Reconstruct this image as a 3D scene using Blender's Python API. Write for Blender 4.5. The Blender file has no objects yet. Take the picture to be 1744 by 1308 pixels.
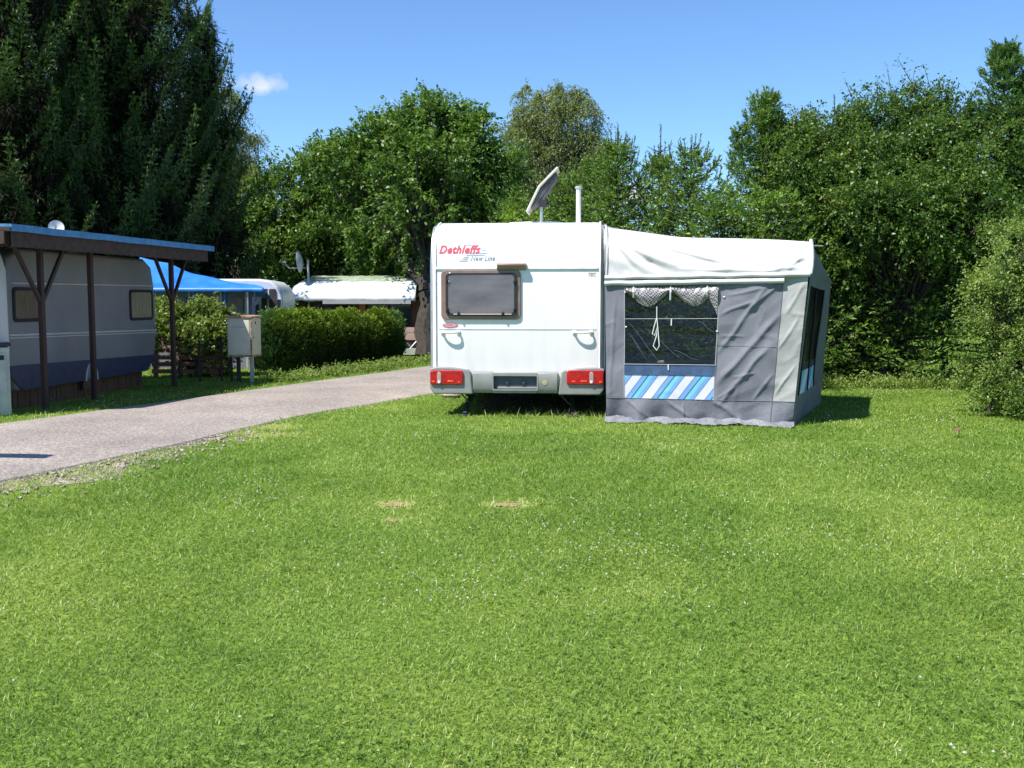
import bpy, bmesh, math, random
import numpy as np
from mathutils import Vector, Matrix, Euler, noise as mnoise

random.seed(7)
RNG = np.random.default_rng(11)
scene = bpy.context.scene
COL = scene.collection
rad = math.radians

# ------------------------------------------------------------------ camera
F_PX, W_PX, H_PX = 1711.0, 1744.0, 1308.0
PITCH = math.atan(144.0 / F_PX)
CAM = Vector((0, 0, 1.5))
cd = bpy.data.cameras.new('camera')
cam = bpy.data.objects.new('camera', cd)
COL.objects.link(cam)
cam.location = CAM
cam.rotation_euler = (math.pi / 2 - PITCH, 0, 0)
cd.sensor_width = 36.0
cd.lens = 36.0 * F_PX / W_PX
cd.clip_end = 3000
cd.clip_start = 0.05
scene.camera = cam

# ------------------------------------------------------------------ light
SUN_TO = Vector((-0.50, -0.42, 1.0)).normalized()       # towards the sun
sd = bpy.data.lights.new('sun', 'SUN')
sd.energy = 5.0
sd.angle = rad(0.53)
sd.color = (1.0, 0.96, 0.89)
sun = bpy.data.objects.new('sun', sd)
COL.objects.link(sun)
sun.rotation_euler = SUN_TO.to_track_quat('Z', 'Y').to_euler()
sun.location = (-20, -10, 40)

world = bpy.data.worlds.new('World')
scene.world = world
world.use_nodes = True
wn, wl = world.node_tree.nodes, world.node_tree.links
wn.clear()
sky = wn.new('ShaderNodeTexSky')
sky.sky_type = 'NISHITA'
sky.sun_disc = False
sky.sun_elevation = math.asin(SUN_TO.z)
sky.sun_rotation = math.atan2(SUN_TO.x, SUN_TO.y)
sky.altitude = 1500
sky.air_density = 1.0
sky.dust_density = 0.05
sky.ozone_density = 3.0
bg = wn.new('ShaderNodeBackground')
bg.inputs['Strength'].default_value = 0.115
out = wn.new('ShaderNodeOutputWorld')
tc = wn.new('ShaderNodeTexCoord')


def px_dir(px, py):
    dx = (px - W_PX / 2) / F_PX
    dz = -(py - H_PX / 2) / F_PX
    c, s = math.cos(PITCH), math.sin(PITCH)
    return Vector((dx, c + dz * s, -s + dz * c))


def cloud_mask(px, py, wx, wz, sharp, seed):
    """a small cloud high up in one direction of the sky"""
    d = px_dir(px, py).normalized()
    sub = wn.new('ShaderNodeVectorMath'); sub.operation = 'SUBTRACT'
    wl.new(tc.outputs['Generated'], sub.inputs[0]); sub.inputs[1].default_value = d
    mul = wn.new('ShaderNodeVectorMath'); mul.operation = 'MULTIPLY'
    wl.new(sub.outputs[0], mul.inputs[0]); mul.inputs[1].default_value = (1 / wx, 1 / wx, 1 / wz)
    ln = wn.new('ShaderNodeVectorMath'); ln.operation = 'LENGTH'
    wl.new(mul.outputs[0], ln.inputs[0])
    nz = wn.new('ShaderNodeTexNoise'); nz.inputs['Scale'].default_value = 22; nz.inputs['Detail'].default_value = 7
    nz.inputs['Roughness'].default_value = 0.6
    ad = wn.new('ShaderNodeVectorMath'); ad.operation = 'ADD'; ad.inputs[1].default_value = (seed, seed * 2, 0)
    wl.new(tc.outputs['Generated'], ad.inputs[0]); wl.new(ad.outputs[0], nz.inputs['Vector'])
    m1 = wn.new('ShaderNodeMath'); m1.operation = 'MULTIPLY_ADD'
    wl.new(nz.outputs['Fac'], m1.inputs[0]); m1.inputs[1].default_value = 4.2; m1.inputs[2].default_value = -1.25
    m2 = wn.new('ShaderNodeMath'); m2.operation = 'SUBTRACT'
    wl.new(m1.outputs[0], m2.inputs[0]); wl.new(ln.outputs['Value'], m2.inputs[1])
    m3 = wn.new('ShaderNodeMath'); m3.operation = 'MULTIPLY'; m3.use_clamp = True
    wl.new(m2.outputs[0], m3.inputs[0]); m3.inputs[1].default_value = sharp
    return m3.outputs[0]


tint = wn.new('ShaderNodeMixRGB'); tint.blend_type = 'MULTIPLY'; tint.inputs[0].default_value = 1.0
tint.inputs[2].default_value = (0.80, 1.0, 1.17, 1)
wl.new(sky.outputs[0], tint.inputs[1])
c1 = cloud_mask(450, 149, 0.052, 0.0105, 0.62, 3.1)
c2 = cloud_mask(1075, 330, 0.030, 0.012, 0.8, 7.7)
last = tint.outputs[0]
for c in (c1, c2):
    mx = wn.new('ShaderNodeMixRGB'); mx.blend_type = 'MIX'
    mx.inputs[2].default_value = (5.4, 5.6, 6.4, 1)
    wl.new(c, mx.inputs[0]); wl.new(last, mx.inputs[1]); last = mx.outputs[0]
wl.new(last, bg.inputs['Color'])
wl.new(bg.outputs[0], out.inputs['Surface'])

scene.view_settings.view_transform = 'Standard'
scene.view_settings.look = 'None'
scene.view_settings.gamma = 1.0
scene.view_settings.exposure = 0.62
scene.render.engine = 'CYCLES'
scene.cycles.max_bounces = 6
scene.cycles.transparent_max_bounces = 12


# ------------------------------------------------------------------ projection helpers
def at(px, py, Y):
    d = px_dir(px, py)
    return CAM + d * (Y / d.y)


def gnd(px, py):
    d = px_dir(px, py)
    return CAM + d * (-CAM.z / d.z)


class Frame:
    """local frame of a thing: origin on the ground, turned about z"""
    def __init__(s, loc, rz=0.0):
        s.loc = Vector(loc); s.rz = rz
        s.R = Matrix.Rotation(rz, 3, 'Z'); s.Ri = s.R.inverted()

    def on_y(s, px, py, y=0.0):
        """local x, z where the sight line meets the local plane y"""
        o = s.Ri @ (CAM - s.loc); d = s.Ri @ px_dir(px, py)
        p = o + d * ((y - o.y) / d.y)
        return p.x, p.z

    def on_x(s, px, py, x=0.0):
        o = s.Ri @ (CAM - s.loc); d = s.Ri @ px_dir(px, py)
        p = o + d * ((x - o.x) / d.x)
        return p.y, p.z

    def loc_of(s, p):
        return s.Ri @ (Vector(p) - s.loc)


# ------------------------------------------------------------------ object helpers
def tag(o, label=None, cat=None, group=None, kind=None):
    if label: o['label'] = label
    if cat: o['category'] = cat
    if group: o['group'] = group
    if kind: o['kind'] = kind
    return o


def thing(name, label, cat, loc=(0, 0, 0), rz=0.0, group=None):
    o = bpy.data.objects.new(name, None)
    COL.objects.link(o)
    o.location = loc; o.rotation_euler = (0, 0, rz)
    o.empty_display_size = 0.2
    return tag(o, label, cat, group)


def copy_tree(o, parent=None):
    c = o.copy(); COL.objects.link(c)
    if parent: c.parent = parent
    for ch in list(o.children):
        copy_tree(ch, c)
    return c


class MB:
    def __init__(s):
        s.v = []; s.f = []; s.m = []; s.cur = 0

    def add(s, vs, fs):
        b = len(s.v)
        s.v += [tuple(p) for p in vs]
        s.f += [tuple(b + i for i in f) for f in fs]
        s.m += [s.cur] * len(fs)
        return s

    def box(s, c, size, rot=None):
        hx, hy, hz = size[0] / 2, size[1] / 2, size[2] / 2
        P = [Vector((x * hx, y * hy, z * hz)) for x in (-1, 1) for y in (-1, 1) for z in (-1, 1)]
        if rot is not None:
            M = Euler(rot).to_matrix(); P = [M @ p for p in P]
        c = Vector(c)
        return s.add([c + p for p in P], [(0, 1, 3, 2), (4, 6, 7, 5), (0, 4, 5, 1), (2, 3, 7, 6), (0, 2, 6, 4), (1, 5, 7, 3)])

    def bar(s, a, b, w, h=None):
        a, b = Vector(a), Vector(b); h = h or w
        d = (b - a).normalized()
        up = Vector((0, 0, 1)) if abs(d.z) < 0.95 else Vector((0, 1, 0))
        x = d.cross(up).normalized(); y = x.cross(d)
        vs = [p + x * (sx * w / 2) + y * (sy * h / 2) for p in (a, b) for sx, sy in ((-1, -1), (1, -1), (1, 1), (-1, 1))]
        return s.add(vs, [(3, 2, 1, 0), (4, 5, 6, 7), (0, 1, 5, 4), (1, 2, 6, 5), (2, 3, 7, 6), (3, 0, 4, 7)])

    def tube(s, pts, r, n=8, cap=True):
        pts = [Vector(p) for p in pts]
        if not hasattr(r, '__len__'): r = [r] * len(pts)
        vs, fs = [], []
        ref = Vector((0.3, 0.9, 0.2)).normalized()
        for i, p in enumerate(pts):
            d = (pts[min(i + 1, len(pts) - 1)] - pts[max(i - 1, 0)])
            d = d.normalized() if d.length > 1e-9 else Vector((0, 0, 1))
            x = d.cross(ref)
            if x.length < 0.1: x = d.cross(Vector((1, 0, 0)))
            x.normalize(); y = d.cross(x)
            for k in range(n):
                a = 2 * math.pi * k / n
                vs.append(p + (x * math.cos(a) + y * math.sin(a)) * r[i])
        for i in range(len(pts) - 1):
            for k in range(n):
                k2 = (k + 1) % n
                fs.append((i * n + k, i * n + k2, (i + 1) * n + k2, (i + 1) * n + k))
        if cap:
            fs.append(tuple(range(n - 1, -1, -1)))
            b = (len(pts) - 1) * n
            fs.append(tuple(b + k for k in range(n)))
        return s.add(vs, fs)

    def prism(s, poly, axis, a, b):
        """polygon (u,v) extruded along axis ('x': (y,z), 'y': (x,z), 'z': (x,y))"""
        def P(u, v, t):
            return {'x': (t, u, v), 'y': (u, t, v), 'z': (u, v, t)}[axis]
        n = len(poly)
        vs = [P(u, v, a) for u, v in poly] + [P(u, v, b) for u, v in poly]
        fs = [tuple(range(n)), tuple(range(2 * n - 1, n - 1, -1))]
        fs += [(i, i + n, (i + 1) % n + n, (i + 1) % n) for i in range(n)]
        return s.add(vs, fs)

    def ring(s, outer, inner, axis, a, b):
        def P(u, v, t):
            return {'x': (t, u, v), 'y': (u, t, v), 'z': (u, v, t)}[axis]
        n = len(outer)
        vs = [P(u, v, t) for t in (a, b) for poly in (outer, inner) for u, v in poly]
        fs = []
        for i in range(n):
            j = (i + 1) % n
            fs += [(i, j, n + j, n + i), (2 * n + i, 3 * n + i, 3 * n + j, 2 * n + j),
                   (i, 2 * n + i, 2 * n + j, j), (n + i, n + j, 3 * n + j, 3 * n + i)]
        return s.add(vs, fs)

    def grid(s, fn, us, vs_, keep=None):
        nu, nv = len(us), len(vs_)
        P = [fn(u, v) for u in us for v in vs_]
        fs = []
        for i in range(nu - 1):
            for j in range(nv - 1):
                if keep and not keep((us[i] + us[i + 1]) / 2, (vs_[j] + vs_[j + 1]) / 2): continue
                fs.append((i * nv + j, (i + 1) * nv + j, (i + 1) * nv + j + 1, i * nv + j + 1))
        return s.add(P, fs)

    def lathe(s, c, prof, n=16, M=None):
        vs, fs = [], []
        for r, z in prof:
            for k in range(n):
                a = 2 * math.pi * k / n
                p = Vector((r * math.cos(a), r * math.sin(a), z))
                if M is not None: p = M @ p
                vs.append(Vector(c) + p)
        for i in range(len(prof) - 1):
            for k in range(n):
                k2 = (k + 1) % n
                fs.append((i * n + k, i * n + k2, (i + 1) * n + k2, (i + 1) * n + k))
        return s.add(vs, fs)

    def build(s, name, mat, parent=None, bevel=0.0, seg=2, angle=35, flat=False, thick=0.0, fix=True):
        me = bpy.data.meshes.new(name)
        me.from_pydata(s.v, [], s.f)
        bm = bmesh.new(); bm.from_mesh(me)
        loose = [v for v in bm.verts if not v.link_faces]
        if loose: bmesh.ops.delete(bm, geom=loose, context='VERTS')
        if fix: bmesh.ops.recalc_face_normals(bm, faces=bm.faces)
        bm.to_mesh(me); bm.free()
        for mm in (mat if isinstance(mat, (list, tuple)) else [mat]): me.materials.append(mm)
        if isinstance(mat, (list, tuple)) and len(s.m) == len(me.polygons):
            me.polygons.foreach_set('material_index', s.m)
        if not flat:
            me.polygons.foreach_set('use_smooth', [True] * len(me.polygons))
            me.set_sharp_from_angle(angle=rad(angle))
        o = bpy.data.objects.new(name, me); COL.objects.link(o)
        if parent: o.parent = parent
        if thick:
            md = o.modifiers.new('Solid', 'SOLIDIFY'); md.thickness = thick; md.offset = 0
        if bevel:
            md = o.modifiers.new('Bevel', 'BEVEL'); md.width = bevel; md.segments = seg
            md.limit_method = 'ANGLE'; md.angle_limit = rad(40); md.harden_normals = False
        return o


def rrect(x0, z0, x1, z1, r, n=5):
    P = []
    for cx, cz, a0 in ((x1 - r, z1 - r, 0), (x0 + r, z1 - r, 90), (x0 + r, z0 + r, 180), (x1 - r, z0 + r, 270)):
        for k in range(n + 1):
            a = rad(a0 + 90 * k / n)
            P.append((cx + r * math.cos(a), cz + r * math.sin(a)))
    return P


def text_mesh(name, body, size, mat, parent, x, z, ysurf=lambda z: 0.0, shear=0.0, bold=0.0, width=None, yoff=-0.004):
    cu = bpy.data.curves.new(name, 'FONT')
    cu.body = body; cu.size = size; cu.shear = shear; cu.extrude = 0.0015; cu.offset = bold; cu.space_character = 1.12
    t = bpy.data.objects.new(name, cu); COL.objects.link(t)
    dg = bpy.context.evaluated_depsgraph_get()
    me = bpy.data.meshes.new_from_object(t.evaluated_get(dg))
    bpy.data.objects.remove(t); bpy.data.curves.remove(cu)
    co = np.empty(len(me.vertices) * 3); me.vertices.foreach_get('co', co); co = co.reshape(-1, 3)
    sx = 1.0 if width is None else width / (co[:, 0].max() - co[:, 0].min())
    new = np.zeros_like(co)
    new[:, 0] = x + (co[:, 0] - co[:, 0].min()) * sx
    new[:, 2] = z + co[:, 1]
    new[:, 1] = [ysurf(q) for q in new[:, 2]]
    new[:, 1] += yoff - co[:, 2]
    me.vertices.foreach_set('co', new.ravel()); me.update()
    me.materials.clear(); me.materials.append(mat)
    o = bpy.data.objects.new(name, me); COL.objects.link(o)
    if parent: o.parent = parent
    return o


# ------------------------------------------------------------------ materials
def mat(name, c, c2=None, rough=0.5, scale=8.0, bump=0.0, bscale=None, metal=0.0, spec=0.5, detail=4.0, coat=0.0,
        coords='Object', stretch=(1, 1, 1), lo=0.35, hi=0.65, alpha=None, sheen=0.0):
    m = bpy.data.materials.new(name); m.use_nodes = True
    n, l = m.node_tree.nodes, m.node_tree.links
    b = n['Principled BSDF']
    b.inputs['Roughness'].default_value = rough
    b.inputs['Metallic'].default_value = metal
    b.inputs['Specular IOR Level'].default_value = spec
    b.inputs['Coat Weight'].default_value = coat
    b.inputs['Sheen Weight'].default_value = sheen
    t = n.new('ShaderNodeTexCoord'); mp = n.new('ShaderNodeMapping'); mp.inputs['Scale'].default_value = stretch
    l.new(t.outputs[coords], mp.inputs[0])
    nz = n.new('ShaderNodeTexNoise'); nz.inputs['Scale'].default_value = scale; nz.inputs['Detail'].default_value = detail
    l.new(mp.outputs[0], nz.inputs['Vector'])
    r = n.new('ShaderNodeValToRGB')
    c2 = c2 or tuple(x * 0.88 for x in c)
    r.color_ramp.elements[0].position = lo; r.color_ramp.elements[0].color = (*c2, 1)
    r.color_ramp.elements[1].position = hi; r.color_ramp.elements[1].color = (*c, 1)
    l.new(nz.outputs['Fac'], r.inputs[0]); l.new(r.outputs[0], b.inputs['Base Color'])
    if bump:
        n2 = n.new('ShaderNodeTexNoise'); n2.inputs['Scale'].default_value = bscale or scale * 6; n2.inputs['Detail'].default_value = 5
        l.new(mp.outputs[0], n2.inputs['Vector'])
        bp = n.new('ShaderNodeBump'); bp.inputs['Strength'].default_value = bump; bp.inputs['Distance'].default_value = 0.02
        l.new(n2.outputs['Fac'], bp.inputs['Height']); l.new(bp.outputs[0], b.inputs['Normal'])
    return m


def leaf_mat(name, dark, light, trans=0.3, rough=0.45, spec=0.45, nscale=0.6, glow=None, namp=0.9):
    """leaf colour: the 'tint' value of every leaf (0..1) and a slow change over the plant"""
    m = bpy.data.materials.new(name); m.use_nodes = True
    n, l = m.node_tree.nodes, m.node_tree.links
    b = n['Principled BSDF']; outn = n['Material Output']
    a = n.new('ShaderNodeAttribute'); a.attribute_name = 'tint'
    t = n.new('ShaderNodeTexCoord'); nz = n.new('ShaderNodeTexNoise'); nz.inputs['Scale'].default_value = nscale
    nz.inputs['Detail'].default_value = 3
    l.new(t.outputs['Object'], nz.inputs['Vector'])
    ad = n.new('ShaderNodeMath'); ad.operation = 'MULTIPLY_ADD'; ad.inputs[1].default_value = namp; ad.inputs[2].default_value = -namp / 2
    l.new(nz.outputs['Fac'], ad.inputs[0])
    su = n.new('ShaderNodeMath'); su.operation = 'ADD'; su.use_clamp = True
    l.new(a.outputs['Fac'], su.inputs[0]); l.new(ad.outputs[0], su.inputs[1])
    r = n.new('ShaderNodeValToRGB')
    e = r.color_ramp.elements
    e[0].position = 0.1; e[0].color = (*dark, 1); e[1].position = 0.9; e[1].color = (*light, 1)
    if glow:
        k = e.new(0.97); k.color = (*glow, 1)
    l.new(su.outputs[0], r.inputs[0]); l.new(r.outputs[0], b.inputs['Base Color'])
    b.inputs['Roughness'].default_value = rough; b.inputs['Specular IOR Level'].default_value = spec
    tr = n.new('ShaderNodeBsdfTranslucent')
    mx0 = n.new('ShaderNodeMixRGB'); mx0.blend_type = 'MULTIPLY'; mx0.inputs[0].default_value = 1
    mx0.inputs[2].default_value = (1.25, 1.35, 0.55, 1); l.new(r.outputs[0], mx0.inputs[1]); l.new(mx0.outputs[0], tr.inputs['Color'])
    ms = n.new('ShaderNodeMixShader'); ms.inputs[0].default_value = trans
    l.new(b.outputs[0], ms.inputs[1]); l.new(tr.outputs[0], ms.inputs[2]); l.new(ms.outputs[0], outn.inputs['Surface'])
    return m


def foil_mat(name, tintc, alpha, rough=0.08):
    m = bpy.data.materials.new(name); m.use_nodes = True
    n, l = m.node_tree.nodes, m.node_tree.links
    b = n['Principled BSDF']; b.inputs['Base Color'].default_value = (*tintc, 1); b.inputs['Roughness'].default_value = rough
    b.inputs['Specular IOR Level'].default_value = 0.6
    nz = n.new('ShaderNodeTexNoise'); nz.inputs['Scale'].default_value = 2.2; nz.inputs['Detail'].default_value = 3
    t = n.new('ShaderNodeTexCoord'); mp = n.new('ShaderNodeMapping'); mp.inputs['Rotation'].default_value = (0, rad(38), 0); mp.inputs['Scale'].default_value = (.35, 1, 3.2)
    l.new(t.outputs['Object'], mp.inputs[0]); l.new(mp.outputs[0], nz.inputs['Vector'])
    bp = n.new('ShaderNodeBump'); bp.inputs['Strength'].default_value = 0.55; bp.inputs['Distance'].default_value = 0.06
    l.new(nz.outputs['Fac'], bp.inputs['Height']); l.new(bp.outputs[0], b.inputs['Normal'])
    tr = n.new('ShaderNodeBsdfTransparent'); tr.inputs[0].default_value = (0.62, 0.63, 0.66, 1)
    ms = n.new('ShaderNodeMixShader'); ms.inputs[0].default_value = alpha
    l.new(tr.outputs[0], ms.inputs[1]); l.new(b.outputs[0], ms.inputs[2]); l.new(ms.outputs[0], n['Material Output'].inputs['Surface'])
    return m


def stripes_mat(name, stops, freq, k):
    m = bpy.data.materials.new(name); m.use_nodes = True
    n, l = m.node_tree.nodes, m.node_tree.links
    b = n['Principled BSDF']; b.inputs['Roughness'].default_value = 0.8
    t = n.new('ShaderNodeTexCoord'); sp = n.new('ShaderNodeSeparateXYZ'); l.new(t.outputs['Object'], sp.inputs[0])
    a = n.new('ShaderNodeMath'); a.operation = 'MULTIPLY_ADD'; a.inputs[1].default_value = -k
    l.new(sp.outputs['Z'], a.inputs[0]); l.new(sp.outputs['X'], a.inputs[2])
    f = n.new('ShaderNodeMath'); f.operation = 'MULTIPLY'; f.inputs[1].default_value = freq; l.new(a.outputs[0], f.inputs[0])
    g = n.new('ShaderNodeMath'); g.operation = 'FRACT'; l.new(f.outputs[0], g.inputs[0])
    r = n.new('ShaderNodeValToRGB'); r.color_ramp.interpolation = 'CONSTANT'
    e = r.color_ramp.elements; e[0].position = 0; e[0].color = (*stops[0][1], 1); e[1].position = stops[1][0]; e[1].color = (*stops[1][1], 1)
    for p, c in stops[2:]:
        q = e.new(p); q.color = (*c, 1)
    l.new(g.outputs[0], r.inputs[0]); l.new(r.outputs[0], b.inputs['Base Color'])
    return m


M = {}
M['white_body'] = mat('caravan_white_paint', (0.835, 0.79, 0.78), (0.765, 0.72, 0.71), rough=0.34, scale=3.0, coat=0.1, stretch=(2.5, 1, 0.35), detail=8, lo=0.28, hi=0.62)
M['white_trim'] = mat('white_trim', (0.82, 0.82, 0.80), rough=0.4)
M['silver'] = mat('silver_bumper_plastic', (0.27, 0.27, 0.25), (0.22, 0.22, 0.205), rough=0.5, scale=5)
M['bumper_gap'] = mat('bumper_seam', (0.10, 0.10, 0.10), rough=0.7)
M['brown_frame'] = mat('window_frame_brown', (0.26, 0.17, 0.14), (0.20, 0.13, 0.11), rough=0.45)
M['black_rubber'] = mat('black_rubber', (0.02, 0.02, 0.022), rough=0.8)
M['dark_metal'] = mat('dark_steel', (0.035, 0.035, 0.04), rough=0.6, metal=0.3)
M['zinc'] = mat('zinc', (0.55, 0.56, 0.58), (0.45, 0.46, 0.48), rough=0.4, metal=0.7)
M['pane'] = mat('tinted_window', (0.165, 0.145, 0.17), (0.10, 0.085, 0.105), rough=0.14, scale=3.5, spec=0.7, stretch=(0.6, 1, 1.6))
M['curtain_slit'] = mat('window_reflection_fold', (0.22, 0.17, 0.16), rough=0.5)
M['red'] = mat('tail_lamp_red', (0.50, 0.012, 0.02), (0.34, 0.006, 0.014), rough=0.15, scale=25, coat=0.5)
M['lamp_clear'] = mat('lamp_clear', (0.45, 0.32, 0.30), rough=0.15)
M['lamp_amber'] = mat('lamp_orange', (0.80, 0.09, 0.02), rough=0.2)
M['brake_red'] = mat('brake_lamp_brown', (0.22, 0.06, 0.03), rough=0.3)
M['letter_red'] = mat('letter_red', (0.64, 0.05, 0.09), rough=0.5)
M['letter_blue'] = mat('letter_greyblue', (0.28, 0.34, 0.42), rough=0.5)
M['seam'] = mat('panel_seam', (0.42, 0.44, 0.47), rough=0.6)
M['plate_back'] = mat('plate_recess', (0.075, 0.085, 0.10), rough=0.6)
M['handle_white'] = mat('handle_white', (0.85, 0.85, 0.83), rough=0.35)
M['roof_pvc'] = mat('awning_roof_cloth', (0.56, 0.54, 0.53), (0.50, 0.49, 0.49), rough=0.65, scale=3, bump=0.15, bscale=18, lo=0.3, hi=0.7)
M['grey_cloth'] = mat('awning_grey_cloth', (0.168, 0.170, 0.195), (0.140, 0.142, 0.165), rough=0.8, scale=4, bump=0.2, bscale=60)
M['skirt_cloth'] = mat('awning_skirt', (0.165, 0.168, 0.190), (0.125, 0.127, 0.148), rough=0.7, scale=5, bump=0.3, bscale=25)
M['flap_cloth'] = mat('awning_mudflap', (0.23, 0.23, 0.25), (0.16, 0.16, 0.18), rough=0.6, scale=8, bump=0.5, bscale=30)
M['pale_cloth'] = mat('awning_pale_cloth', (0.36, 0.355, 0.335), (0.31, 0.31, 0.30), rough=0.75, scale=4, bump=0.2, bscale=25)
M['front_cloth'] = mat('awning_front_cloth', (0.15, 0.16, 0.16), (0.11, 0.12, 0.125), rough=0.8, scale=4, bump=0.2, bscale=25)
M['piping'] = mat('awning_piping', (0.36, 0.36, 0.38), rough=0.6)
M['foil'] = foil_mat('window_foil', (0.02, 0.025, 0.035), 0.30, .12)
M['foil_dark'] = foil_mat('window_foil_dark', (0.015, 0.02, 0.025), 0.40, .15)
M['foil_glint'] = mat('crease_glint', (0.13, 0.16, 0.21), (0.05, 0.07, 0.10), rough=0.3, scale=14)  # sky glints along the foil creases, painted as a pale colour
M['band_blue'] = mat('window_band_blue', (0.05, 0.10, 0.20), (0.03, 0.06, 0.13), rough=0.6)
M['rope'] = mat('white_cord', (0.75, 0.75, 0.70), rough=0.8)
M['stripes'] = stripes_mat('blue_diagonal_stripes', [(0.0, (0.58, 0.58, 0.64)), (0.36, (0.14, 0.18, 0.36)), (0.41, (0.14, 0.33, 0.62)), (0.58, (0.03, 0.08, 0.12)),
                                                     (0.63, (0.16, 0.48, 0.60)), (0.80, (0.14, 0.33, 0.62)), (0.95, (0.14, 0.18, 0.36))], 3.25, 0.72)
M['blue_tarp'] = mat('blue_tarp', (0.035, 0.22, 0.78), (0.02, 0.16, 0.62), rough=0.45, scale=3, bump=0.15, bscale=12)
M['blue_edge'] = mat('blue_roof_edging', (0.07, 0.26, 0.50), (0.05, 0.17, 0.36), rough=0.5, scale=9)
M['brown_wood'] = mat('brown_stained_wood', (0.050, 0.024, 0.019), (0.032, 0.016, 0.013), rough=0.7, scale=6, stretch=(1, 1, 0.15), bump=0.3)
M['fascia_wood'] = mat('fascia_wood', (0.060, 0.036, 0.026), (0.035, 0.02, 0.015), rough=0.75, scale=10, bump=0.3)
M['plank_wood'] = mat('skirting_wood', (0.12, 0.075, 0.045), (0.07, 0.04, 0.028), rough=0.8, scale=7, stretch=(6, 6, 0.4), bump=0.4)
M['fence_wood'] = mat('fence_wood', (0.22, 0.09, 0.052), (0.12, 0.052, 0.034), rough=0.8, scale=8, stretch=(0.3, 0.3, 4), bump=0.3)
M['hut_wood'] = mat('hut_wood', (0.20, 0.085, 0.028), (0.11, 0.045, 0.018), rough=0.8, scale=8, stretch=(6, 1, 0.4), bump=0.3)
M['orange_wood'] = mat('orange_wood', (0.55, 0.20, 0.06), (0.42, 0.14, 0.04), rough=0.7)
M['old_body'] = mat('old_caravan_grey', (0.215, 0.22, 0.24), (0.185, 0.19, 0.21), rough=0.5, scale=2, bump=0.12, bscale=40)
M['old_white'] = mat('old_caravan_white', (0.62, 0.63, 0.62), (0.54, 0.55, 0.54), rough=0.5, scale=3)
M['navy'] = mat('navy_band', (0.035, 0.05, 0.11), (0.025, 0.035, 0.08), rough=0.45)
M['curtained'] = mat('curtained_window', (0.20, 0.15, 0.12), (0.12, 0.09, 0.08), rough=0.15, scale=9, stretch=(1, 5, 0.5), spec=0.6)
M['curtained_pale'] = mat('pale_curtained_window', (0.34, 0.28, 0.20), (0.22, 0.18, 0.14), rough=0.2, scale=7, stretch=(1, 6, 0.5))
M['dark_glass'] = mat('dark_glass', (0.03, 0.033, 0.04), rough=0.1, spec=0.6)
M['pale_paint'] = mat('weathered_cabinet_paint', (0.58, 0.56, 0.44), (0.48, 0.47, 0.38), rough=0.55, scale=5, bump=0.1)
M['rust'] = mat('rusty_edge', (0.22, 0.10, 0.04), (0.40, 0.33, 0.22), rough=0.85, scale=14)
M['galv'] = mat('galvanised_cabinet', (0.46, 0.47, 0.43), (0.33, 0.34, 0.31), rough=0.5, scale=4, bump=0.2)
M['green_tarp'] = mat('green_grey_tarp', (0.30, 0.36, 0.25), (0.20, 0.25, 0.17), rough=0.6, scale=5, bump=0.3, bscale=14)
M['white_tarp'] = mat('white_tarp', (0.78, 0.79, 0.78), (0.70, 0.72, 0.72), rough=0.55, scale=4, bump=0.25, bscale=12)
M['dish'] = mat('dish_grey', (0.50, 0.52, 0.52), rough=0.5)
M['antenna'] = mat('antenna_cream', (0.62, 0.58, 0.48), (0.56, 0.52, 0.44), rough=0.5)
M['antenna_back'] = mat('antenna_back', (0.12, 0.12, 0.13), (0.07, 0.07, 0.08), rough=0.6)
M['navy_cloth'] = mat('navy_cloth', (0.03, 0.03, 0.09), rough=0.8)
M['bark_dark'] = mat('dark_bark', (0.045, 0.034, 0.026), (0.025, 0.02, 0.016), rough=0.95, scale=5, stretch=(3, 3, 0.6), bump=0.6)
M['bark_grey'] = mat('grey_bark', (0.065, 0.052, 0.042), (0.032, 0.026, 0.022), rough=0.95, scale=6, stretch=(3, 3, 0.6), bump=0.6)
M['bark_birch'] = mat('birch_bark', (0.42, 0.40, 0.37), (0.10, 0.09, 0.08), rough=0.9, scale=5, stretch=(1, 1, 4), bump=0.3, lo=0.3, hi=0.45)

# leaves (real-world base colours)
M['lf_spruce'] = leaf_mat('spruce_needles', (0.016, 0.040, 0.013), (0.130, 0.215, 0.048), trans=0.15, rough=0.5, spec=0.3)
M['lf_dead'] = leaf_mat('dead_inner_twigs', (0.014, 0.013, 0.009), (0.035, 0.030, 0.018), trans=0.0, rough=0.9, spec=0.1)
M['lf_young'] = leaf_mat('young_spruce_needles', (0.035, 0.085, 0.016), (0.210, 0.330, 0.060), trans=0.22, rough=0.5, spec=0.3, nscale=1.0)
M['lf_broad'] = leaf_mat('broad_leaves', (0.041, 0.098, 0.016), (0.182, 0.290, 0.057), trans=0.34, rough=0.42, spec=0.4)
M['lf_birch'] = leaf_mat('birch_leaves', (0.097, 0.135, 0.040), (0.274, 0.310, 0.115), trans=0.38, rough=0.45)
M['lf_hedge'] = leaf_mat('hedge_leaves', (0.034, 0.085, 0.015), (0.155, 0.245, 0.045), trans=0.32, rough=0.42, nscale=0.9, glow=(0.20, 0.24, 0.05))
M['lf_bush'] = leaf_mat('bush_leaves', (0.091, 0.160, 0.029), (0.308, 0.390, 0.098), trans=0.35, rough=0.5, nscale=1.2)
M['lf_cypress'] = leaf_mat('cypress_leaves', (0.032, 0.085, 0.030), (0.148, 0.255, 0.069), trans=0.2, rough=0.55, spec=0.25)
M['lf_thuja'] = leaf_mat('thuja_leaves', (0.016, 0.042, 0.009), (0.200, 0.290, 0.026), trans=0.08, rough=0.6, spec=0.15, nscale=1.5)
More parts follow.
